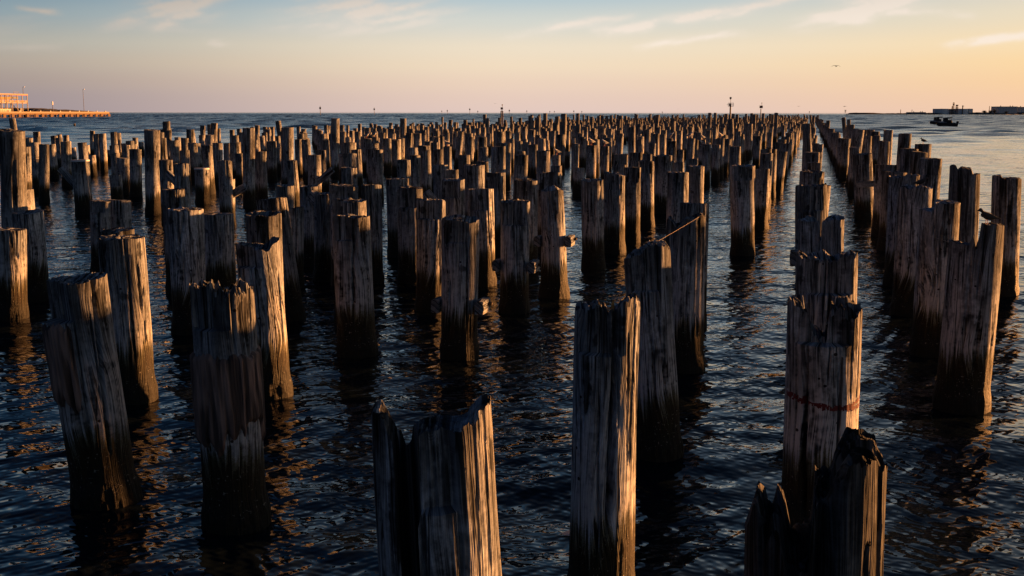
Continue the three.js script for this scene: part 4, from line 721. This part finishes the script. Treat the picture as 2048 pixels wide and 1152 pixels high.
// ---------------------------------------------------------------- the long working pier on the left with its open terminal
{
  // it runs nearly parallel to the old rows, so that its long side faces the sun
  const D = 725, end = new THREE.Vector3(side(218, D), 0, -D), turn = 75 * D2R, L = 190;
  const along = (px) => { const b = (px - 1024) / 2228; return (end.x - b * D) / (0.2588 - 0.9659 * b); };     // metres back from the pier's end
  const spot = (s, y, inward) => [end.x - 0.2588 * s - 0.9659 * inward, y, end.z + 0.9659 * s - 0.2588 * inward];
  const t = thing('long_pier', 'long low working pier with sunlit fender piles, reaching in from the left', 'pier', end.toArray(), turn);
  const ochre = std(rgb(0.12, 0.075, 0.035), 0.9), planks = std(rgb(0.2, 0.16, 0.11), 0.9);
  part('deck', box(L, 0.5, 26, -L / 2, 2.75, -13), planks, t); part('fascia', box(L, 0.9, 0.3, -L / 2, 2.03, 0.1), ochre, t); part('kerb', box(L, 0.35, 0.4, -L / 2, 3.17, -0.2), planks, t);
  const r = rng(44), pg = cyl(0.35, 0.35, 3.2, 0, -1.4, 0, 8), pg2 = box(2.2, 2.4, 0.5, 0, 0.7, 0);
  for (let x = -1.2; x > -L; x -= 2.6 + 1.6 * r()) { part('pile', pg, rustPile, t).position.set(x, 0, 0.1); part('pile', pg, rustPile, t).position.set(x + 0.6, 0, -7); }
  for (let z = -3; z > -25; z -= 3.4) part('pile', pg, rustPile, t).position.set(-0.8, 0, z);
  for (let x = -1.3; x > -L; x -= 5 + 3 * r()) part('fender', pg2, rustPile, t).position.set(x, 0, 0.55);
  for (let x = -3; x > -L; x -= 9) part('bollard', cyl(0.35, 0.5, 0.9, 0, 0, 0, 8), whitePaint, t).position.set(x, 3, -0.9);
  const b = thing('pier_terminal', 'open two storey terminal with thin columns on the long pier', 'building', spot(along(62), 3.01, 3), turn), BL = 70, up = std(rgb(0.2, 0.13, 0.045), 0.8), cream = std(rgb(0.24, 0.2, 0.15), 0.8);
  part('roof', box(BL, 0.55, 13, -BL / 2, 10.2, -5), cream, b); part('floor_slab', box(BL, 0.6, 12, -BL / 2, 5.3, -5), cream, b); part('fascia', box(BL, 0.3, 0.2, -BL / 2, 9.75, 1.4), std(rgb(0.3, 0.1, 0.05), 0.8), b);
  part('gallery_wall', box(BL - 9, 1.6, 0.3, -BL / 2 - 4.5, 7.9, -4), up, b); part('gallery_wall', box(8, 1.2, 0.3, -4.6, 8.3, -5), steel, b);
  const cg = box(0.34, 10, 0.34), pn = box(1.5, 0.9, 0.08);
  for (let x = -0.4; x > -BL; x -= 4.3) { part('column', cg, cream, b).position.set(x, 5, 1.1); part('column', cg, steel, b).position.set(x - 1.4, 5, -9.5); }
  let odd = 0; for (let x = -0.8; x > -BL; x -= 2.15) part('balustrade_panel', pn, odd++ % 3 ? up : cream, b).position.set(x - 0.7, 6.15, 1.12);
  part('balustrade_rail', box(BL, 0.12, 0.12, -BL / 2, 6.75, 1.12), cream, b); part('stair', merge(Array.from({ length: 12 }, (_, i) => box(0.5, 0.2, 2, -6 - i * 0.5, 0.4 + i * 0.42, -1))), cream, b); part('roof_rail', merge([box(4.6, 0.12, 0.1, -5.6, 11.7, -2), box(0.1, 1.1, 0.1, -7.8, 11.1, -2), box(0.1, 1.1, 0.1, -3.4, 11.1, -2), box(4.6, 0.08, 0.1, -5.6, 11.15, -2)]), steel, b);
  part('kiosk', box(1.9, 2.3, 2, -3.4, 1.15, -2), steel, b);
  const lamp = (px, base, h, inward, label) => { const l = thing('lamp_post', label, 'lamp post', spot(along(px), base, inward), turn, 'lamp posts on the long pier'); part('pole', cyl(0.16, 0.1, h, 0, 0, 0, 8), steel, l); part('arm', box(0.12, 0.12, 1.2, 0, h, 0.4), steel, l); part('lamp_head', box(0.5, 0.25, 0.9, 0, h + 0.02, 0.8), whitePaint, l); };
  lamp(60, 13.49, 4.0, 4, 'short lamp post on the roof of the open terminal'); lamp(176, 3.01, 14.3, 3, 'tall thin lamp post near the end of the long pier');
  const mk = thing('signal_post', 'short white topped signal post halfway along the long pier', 'post', spot(along(114), 3.01, 3), turn); part('pole', cyl(0.2, 0.16, 4.6, 0, 0, 0, 8), steel, mk); part('signal_board', box(0.5, 2.0, 0.5, 0, 5.4, 0), whitePaint, mk);
  const sh = thing('white_shed', 'low white shed on the long pier below the open terminal', 'shed', spot(along(9), 3.01, 1.9), turn); part('wall', box(13, 1.6, 1.6, 0, 0.8, 0), cream, sh); part('roof', box(13.4, 0.2, 1.8, 0, 1.7, 0), whitePaint, sh); for (let x = -6; x < 6.4; x += 1.5) part('wall_rib', box(0.16, 1.5, 0.1, x, 0.8, 0.85), whitePaint, sh);
}
// ---------------------------------------------------------------- far shores
function shore(name, pts, D, depth, mat, rough, seed) {   // pts: [px, height m] along the shore; a low body of land with a wandering crest
  const n = 260, m = 5, pos = [], idx = [], f = profile(pts), a = pts[0][0], b = pts[pts.length - 1][0];
  for (let i = 0; i <= n; i++) for (let j = 0; j <= m; j++) {
    const px = mix(a, b, i / n), s = j / m, d = D + depth * s, hgt = Math.sin(Math.PI * Math.min(1, s * 0.9 + 0.1)) ** 0.5 * f(px) * (1 + rough * (fbm(i * 0.35, j * 0.7, seed, 3) * 2 - 1));
    pos.push(side(px, D) * (1 + 0.1 * s), j === 0 ? -1 : hgt, -d);
  }
  for (let i = 0; i < n; i++) for (let j = 0; j < m; j++) { const p = i * (m + 1) + j; idx.push(p, p + m + 1, p + 1, p + 1, p + m + 1, p + m + 2); }
  const g = new THREE.BufferGeometry(); g.setAttribute('position', new THREE.Float32BufferAttribute(pos, 3)); g.setIndex(idx); g.computeVertexNormals(); structure(name, g, mat);
}
shore('far_hills', [[-260, 26], [20, 22], [60, 20], [100, 15], [140, 9], [175, 3], [195, 0]], 5200, 900, std(rgb(0.012, 0.013, 0.018), 1), 0.35, 501);
const CD = 3500;
shore('breakwater', [[1684, 2], [1688, 5.5], [1718, 5.5], [1722, 3.5], [1800, 3.6], [1850, 4.5]], CD, 60, std(rgb(0.05, 0.042, 0.036), 1), 0.18, 503);
shore('coast', [[1760, 3.6], [1830, 4.8], [1900, 6], [1980, 7.5], [2050, 8], [2260, 9]], CD + 10, 500, std(rgb(0.04, 0.036, 0.03), 1), 0.3, 504);
{
  const tankMat = std(rgb(0.6, 0.63, 0.65), 0.7), rimMat = std(rgb(0.12, 0.12, 0.12), 0.8);
  const tank = (px, wpx, h, label, dd = 0) => { const D = CD + 60 + dd, R = wpx / 2 / 2228 * D, t = thing('storage_tank', label, 'tank', [side(px, D), 0, -D], 0, 'storage tanks on the far shore'); part('shell', new THREE.CylinderGeometry(R, R, h, 48).translate(0, h / 2, 0), tankMat, t); part('roof', new THREE.ConeGeometry(R, 0.8, 48).translate(0, h + 0.4, 0), rimMat, t); part('rim', new THREE.TorusGeometry(R, 0.5, 6, 48).rotateX(Math.PI / 2).translate(0, h, 0), rimMat, t); part('stair', box(1.6, h, 1.4, R * 0.72, h / 2, R * 0.72), rimMat, t); };
  tank(1882, 33, 18, 'broad white storage tank, leftmost on the far shore'); tank(1918, 36, 18, 'broad storage tank behind the slender towers on the far shore'); tank(1938, 12, 18.5, 'narrow end tank beside the slender towers', 60);
  const tower = (px, h, w, label, arms) => { const D = CD + 30, t = thing('refinery_tower', label, 'tower', [side(px, D), 0, -D], 0, 'slender towers by the tanks'); const g = []; for (let y = 4; y < h; y += 3.2) { g.push(box(w, 0.35, w, 0, y, 0), bar([-w / 2, y, w / 2], [w / 2, Math.min(h, y + 3.2), w / 2], 0.25)); } part('lattice', merge(g), steel, t); for (const [x, z] of [[-1, -1], [1, -1], [-1, 1], [1, 1]]) part('leg', bar([x * w * 0.62, 0, z * w * 0.62], [x * w * 0.4, h, z * w * 0.4], 0.5), steel, t); for (const [y, l, ww] of arms) part('arm', box(l, ww, 1.4, l * 0.15, y, 0), steel, t); };
  tower(1905.5, 38, 3.4, 'tallest thin tower by the tanks', [[37, 4, 2], [31, 5, 3]]); tower(1903, 26, 1.6, 'short thin mast beside the tallest tower', [[26, 3, 1]]); tower(1912, 31, 4.4, 'middle tower with wide head by the tanks', [[29, 7, 4], [23, 8, 2], [19, 9, 1.2]]); tower(1924, 29, 1.7, 'right hand mast with a cross arm by the tanks', [[27, 6, 1.6], [24, 4, 1.2]]); tower(1977.5, 27, 0.7, 'very thin mast between the tanks and trees', []); tower(1800.5, 16, 0.7, 'thin mast on the low breakwater', []);
  const bt = thing('breakwater_beacon', 'small two tier beacon on the end of the breakwater', 'beacon', [side(1694, CD), 4, -CD - 20]); part('post', merge([bar([-1.6, 0, 0], [-0.9, 9, 0], 0.5), bar([1.6, 0, 0], [0.9, 9, 0], 0.5), bar([-1.5, 1, 0], [1.2, 7, 0], 0.3)]), steel, bt); part('platform', box(4.6, 0.8, 3, 0, 6.4, 0), steel, bt); part('head', box(6.4, 1.1, 3, 0, 9.6, 0), steel, bt);
  const sgn = thing('cross_mast', 'low mast with crossed arms on the shore', 'mast', [side(1827.5, CD), 3, -CD - 20]); part('post', cyl(0.5, 0.4, 13, 0, 0, 0, 6), steel, sgn); part('arm', box(5, 1, 1, 0, 8, 0), steel, sgn); part('arm', box(2.6, 1, 1, 0.8, 11, 0), steel, sgn);
  const shed = (px, wpx, h, label, dd) => { const D = CD + 80 + dd, W = wpx / 2228 * D, t = thing('warehouse', label, 'warehouse', [side(px, D), 0, -D], 0, 'warehouses on the far shore'); part('wall', box(W, h, 60, 0, h / 2, -30), std(rgb(0.5, 0.5, 0.5), 0.8), t); part('roof', box(W + 1.5, 1.2, 62, 0, h + 0.6, -30), rimMat, t); for (let x = -W / 2 + 5; x < W / 2; x += 9) part('wall_rib', box(0.7, h, 0.6, x, h / 2, 0.35), std(rgb(0.4, 0.4, 0.4), 0.8), t); for (const q of [-0.35, 0.18, 0.32]) part('vent', box(1.8, 3, 1.8, q * W, h + 2.6, -10), rimMat, t); };
  shed(2015, 36, 25, 'long pale warehouse on the far shore at the right edge', 0); shed(2062, 56, 24, 'second warehouse cut by the right edge', 30); shed(1838, 26, 6.6, 'very low shed on the shore left of the tanks', 0);
  // trees on the shore
  const leaf = std(rgb(0.022, 0.026, 0.016), 1), trunk = std(rgb(0.03, 0.025, 0.02), 1);
  const tree = (px, w, h, label, seed) => { const D = CD + 15, r = rng(seed), t = thing('shore_tree', label, 'tree', [side(px, D), 0, -D], 0, 'dark trees on the far shore'); part('trunk', merge([cyl(0.9, 0.5, h * 0.7, 0, 0, 0, 7), bar([0, h * 0.4, 0], [w * 0.25, h * 0.75, 0.5], 0.3), bar([0, h * 0.35, 0], [-w * 0.25, h * 0.7, -0.5], 0.3)]), trunk, t);
    const v = []; for (let i = 0; i < 420; i++) { const a = r() * 6.28, c = r() * 2 - 1, q = r() ** 0.33, lob = 0.75 + 0.35 * Math.sin(a * 3 + seed), x = Math.cos(a) * Math.sqrt(1 - c * c) * q * w * 0.5 * lob, z = Math.sin(a) * Math.sqrt(1 - c * c) * q * w * 0.4 * lob, y = h * (0.62 + 0.36 * c * q * (0.8 + 0.3 * Math.sin(a * 2))); for (let k = 0; k < 3; k++) v.push(x + (r() - 0.5) * 2.6, y + (r() - 0.5) * 2.2, z + (r() - 0.5) * 2.6); }
    const g = new THREE.BufferGeometry(); g.setAttribute('position', new THREE.Float32BufferAttribute(v, 3)); g.computeVertexNormals(); part('crown', g, leaf, t); };
  tree(1968, 17, 15, 'wide dark tree, leftmost of the shore clump', 71); tree(1980, 15, 15.5, 'middle dark tree of the shore clump', 72); tree(1988, 12, 17.5, 'tallest dark tree of the shore clump', 73); tree(2012, 14, 12, 'dark tree in front of the long warehouse', 74); tree(1953, 13, 8, 'low bush like tree right of the tanks', 75); tree(1818, 5, 7, 'single small bush on the low shore', 76);
}
// ---------------------------------------------------------------- two small motor boats
function loftHull(L, W, H) {
  const st = 16, n = 12, pos = [], idx = [];
  for (let i = 0; i <= st; i++) { const f = i / st, b = W / 2 * (f < 0.55 ? 1 - 0.06 * (0.55 - f) : Math.sqrt(Math.max(0, 1 - ((f - 0.55) / 0.45) ** 2.2))) + 0.01, sheer = H * (0.86 + 0.3 * f * f), keel = -0.28 + 0.5 * Math.max(0, (f - 0.7) / 0.3) ** 2;
    for (let k = 0; k <= n; k++) { const a = k / n * 2 - 1, aa = Math.abs(a), y = keel + (sheer - keel) * aa ** 1.7, w = b * (aa < 0.5 ? aa * 1.5 : 0.75 + (aa - 0.5) * 0.5); pos.push(-L / 2 + L * f + 0.18 * L * Math.max(0, f - 0.6) * aa, y, Math.sign(a) * w); } }
  for (let i = 0; i < st; i++) for (let k = 0; k < n; k++) { const p = i * (n + 1) + k; idx.push(p, p + n + 1, p + 1, p + 1, p + n + 1, p + n + 2); }
  for (let k = 0; k < n / 2; k++) idx.push(k, k + 1, n - k, k + 1, n - k - 1, n - k);
  const g = new THREE.BufferGeometry(); g.setAttribute('position', new THREE.Float32BufferAttribute(pos, 3)); g.setIndex(idx); g.computeVertexNormals(); return g;
}
function motorBoat(label, px, D, L, turn, rich) {
  const t = thing('motor_boat', label, 'boat', [side(px, D), 0.02, -D], turn, 'motor boats off the right hand piles'), hullM = std(rgb(0.03, 0.032, 0.036), 0.4), topM = std(rgb(0.42, 0.46, 0.5), 0.4), cloth = std(rgb(0.015, 0.016, 0.02), 0.9);
  part('hull', loftHull(L, 1.9, 0.85), hullM, t);
  const dk = sweep([[L * 0.06, 0.86, 0.02, 0.85], [L * 0.12, 0.95, 0.16, 0.8], [L * 0.28, 0.98, 0.14, 0.62], [L * 0.42, 1.0, 0.08, 0.34], [L * 0.52, 1.02, 0.02, 0.05]], 12); part('foredeck', dk, topM, t);
  part('cabin', new THREE.BoxGeometry(0.9, 0.55, 1.3).translate(L * 0.08, 1.05, 0), cloth, t); part('windscreen', box(0.06, 0.6, 1.35, 0, 0, 0).rotateZ(0.55).translate(L * 0.12, 1.45, 0), new THREE.MeshPhysicalMaterial({ color: rgb(0.1, 0.11, 0.12), roughness: 0.1 }), t);
  part('canopy', new THREE.BoxGeometry(1.75, 0.2, 1.5, 6, 1, 4).rotateZ(-0.1).translate(-0.05, 2.0, 0), cloth, t);
  for (const x of [-0.75, 0.62]) for (const z of [-0.7, 0.7]) part('canopy_post', bar([x, 0.8, z], [x * 0.95, 2.0, z * 0.98], 0.035), cloth, t);
  for (const z of [-0.72, 0.72]) part('side_curtain', box(0.75, 1.05, 0.05, 0.42, 1.45, z), cloth, t);
  part('helm_seat', box(0.5, 0.9, 1.0, -0.45, 1.1, 0), cloth, t);
  part('gunwale', merge([box(L * 0.55, 0.09, 0.1, -L * 0.22, 0.8, 0.9), box(L * 0.55, 0.09, 0.1, -L * 0.22, 0.8, -0.9)]), cloth, t);
  const om = part('outboard_motor', sweep([[-0.3, 1.0, 0.02, 0.02], [-0.26, 1.0, 0.2, 0.16], [0.0, 1.0, 0.27, 0.2], [0.26, 0.98, 0.2, 0.16], [0.3, 0.98, 0.02, 0.02]], 12), cloth, t); om.position.set(-L / 2 - 0.1, 0, 0); part('motor_leg', box(0.16, 1.2, 0.14, 0, 0.4, 0), cloth, om);
  if (rich) part('boarding_panel', box(0.75, 0.42, 0.05, -L * 0.34, 0.5, 0.97), std(rgb(0.22, 0.2, 0.18), 0.8), t);
  return t;
}
motorBoat('dark motor boat with a canopy and a person in its stern', 1895, 262, 4.5, Math.PI - 0.1, true);
motorBoat('second motor boat partly hidden behind the canopied one', 1876, 300, 4.2, Math.PI + 0.15, false);
{ // the person sitting in the stern: one continuous body
  const D = 262, cell = 0.03, lo = [-0.45, -0.1, -0.45], N = [34, 42, 34];
  const J = [[[0, 0.1, 0], [0, 0.55, 0], 0.17, 0.2], [[0, 0.55, 0], [0, 0.66, 0], 0.1, 0.07], [[0.03, 0.78, 0], [0.03, 0.82, 0], 0.105, 0.1], [[0, 0.52, 0.2], [0.06, 0.26, 0.27], 0.07, 0.05], [[0.06, 0.26, 0.27], [0.27, 0.2, 0.15], 0.05, 0.04], [[0, 0.52, -0.2], [0.06, 0.26, -0.27], 0.07, 0.05], [[0.06, 0.26, -0.27], [0.27, 0.2, -0.15], 0.05, 0.04], [[0, 0.08, 0.1], [0.4, 0.1, 0.12], 0.1, 0.08], [[0, 0.08, -0.1], [0.4, 0.1, -0.12], 0.1, 0.08]];
  const field = (x, y, z) => { let d = 1; for (const [a, b, r0, r1] of J) { const ax = b[0] - a[0], ay = b[1] - a[1], az = b[2] - a[2], h = clamp(((x - a[0]) * ax + (y - a[1]) * ay + (z - a[2]) * az) / (ax * ax + ay * ay + az * az)); const q = Math.hypot(x - a[0] - ax * h, y - a[1] - ay * h, z - a[2] - az * h) - mix(r0, r1, h); const k = 0.05, e = Math.max(k - Math.abs(d - q), 0) / k; d = Math.min(d, q) - e * e * k / 4; } return d; };
  // shrink a sphere onto the figure column by column would lose limbs: surface nets on the field
  const val = [], id = new Map(), pos = [], idx = [], at = (i, j, k) => (i * N[1] + j) * N[2] + k;
  for (let i = 0; i < N[0]; i++) for (let j = 0; j < N[1]; j++) for (let k = 0; k < N[2]; k++) val.push(field(lo[0] + i * cell, lo[1] + j * cell, lo[2] + k * cell));
  for (let i = 0; i < N[0] - 1; i++) for (let j = 0; j < N[1] - 1; j++) for (let k = 0; k < N[2] - 1; k++) {
    let c = 0, s = [0, 0, 0]; const P = (a, b, d) => val[at(i + a, j + b, k + d)];
    for (let e = 0; e < 12; e++) { const ax = e >> 2, u = e & 1, w = (e >> 1) & 1, A = [0, 0, 0], B = [0, 0, 0]; A[(ax + 1) % 3] = B[(ax + 1) % 3] = u; A[(ax + 2) % 3] = B[(ax + 2) % 3] = w; B[ax] = 1; const va = P(...A), vb = P(...B); if (va < 0 !== vb < 0) { const f = va / (va - vb); for (let q = 0; q < 3; q++) s[q] += mix(A[q], B[q], f); c++; } }
    if (c) { id.set(at(i, j, k), pos.length / 3); pos.push(lo[0] + (i + s[0] / c) * cell, lo[1] + (j + s[1] / c) * cell, lo[2] + (k + s[2] / c) * cell); }
  }
  for (let i = 1; i < N[0] - 1; i++) for (let j = 1; j < N[1] - 1; j++) for (let k = 1; k < N[2] - 1; k++) for (let ax = 0; ax < 3; ax++) {
    const o = [i, j, k], B = [...o]; B[ax]++; const va = val[at(...o)], vb = val[at(...B)]; if (va < 0 === vb < 0) continue;
    const u = (ax + 1) % 3, w = (ax + 2) % 3, c = (a, b) => { const q = [...o]; q[u] -= a; q[w] -= b; return id.get(at(...q)); }, q = [c(0, 0), c(1, 0), c(1, 1), c(0, 1)]; if (q.some((x) => x === undefined)) continue;
    if (va < 0) idx.push(q[0], q[1], q[2], q[0], q[2], q[3]); else idx.push(q[0], q[2], q[1], q[0], q[3], q[2]);
  }
  const g = new THREE.BufferGeometry(); g.setAttribute('position', new THREE.Float32BufferAttribute(pos, 3)); g.setIndex(idx); g.computeVertexNormals();
  const t = thing('person', 'person in dark clothes seated in the stern of the canopied boat', 'person', [side(1903.5, D), 0.55, -D], Math.PI); part('body', g, std(rgb(0.02, 0.02, 0.024), 0.9), t);
  part('hat', new THREE.SphereGeometry(0.115, 14, 8, 0, 6.28, 0, 1.5).translate(0.03, 0.83, 0), std(rgb(0.015, 0.015, 0.018), 0.9), t);
}
renderer.render(scene, camera);
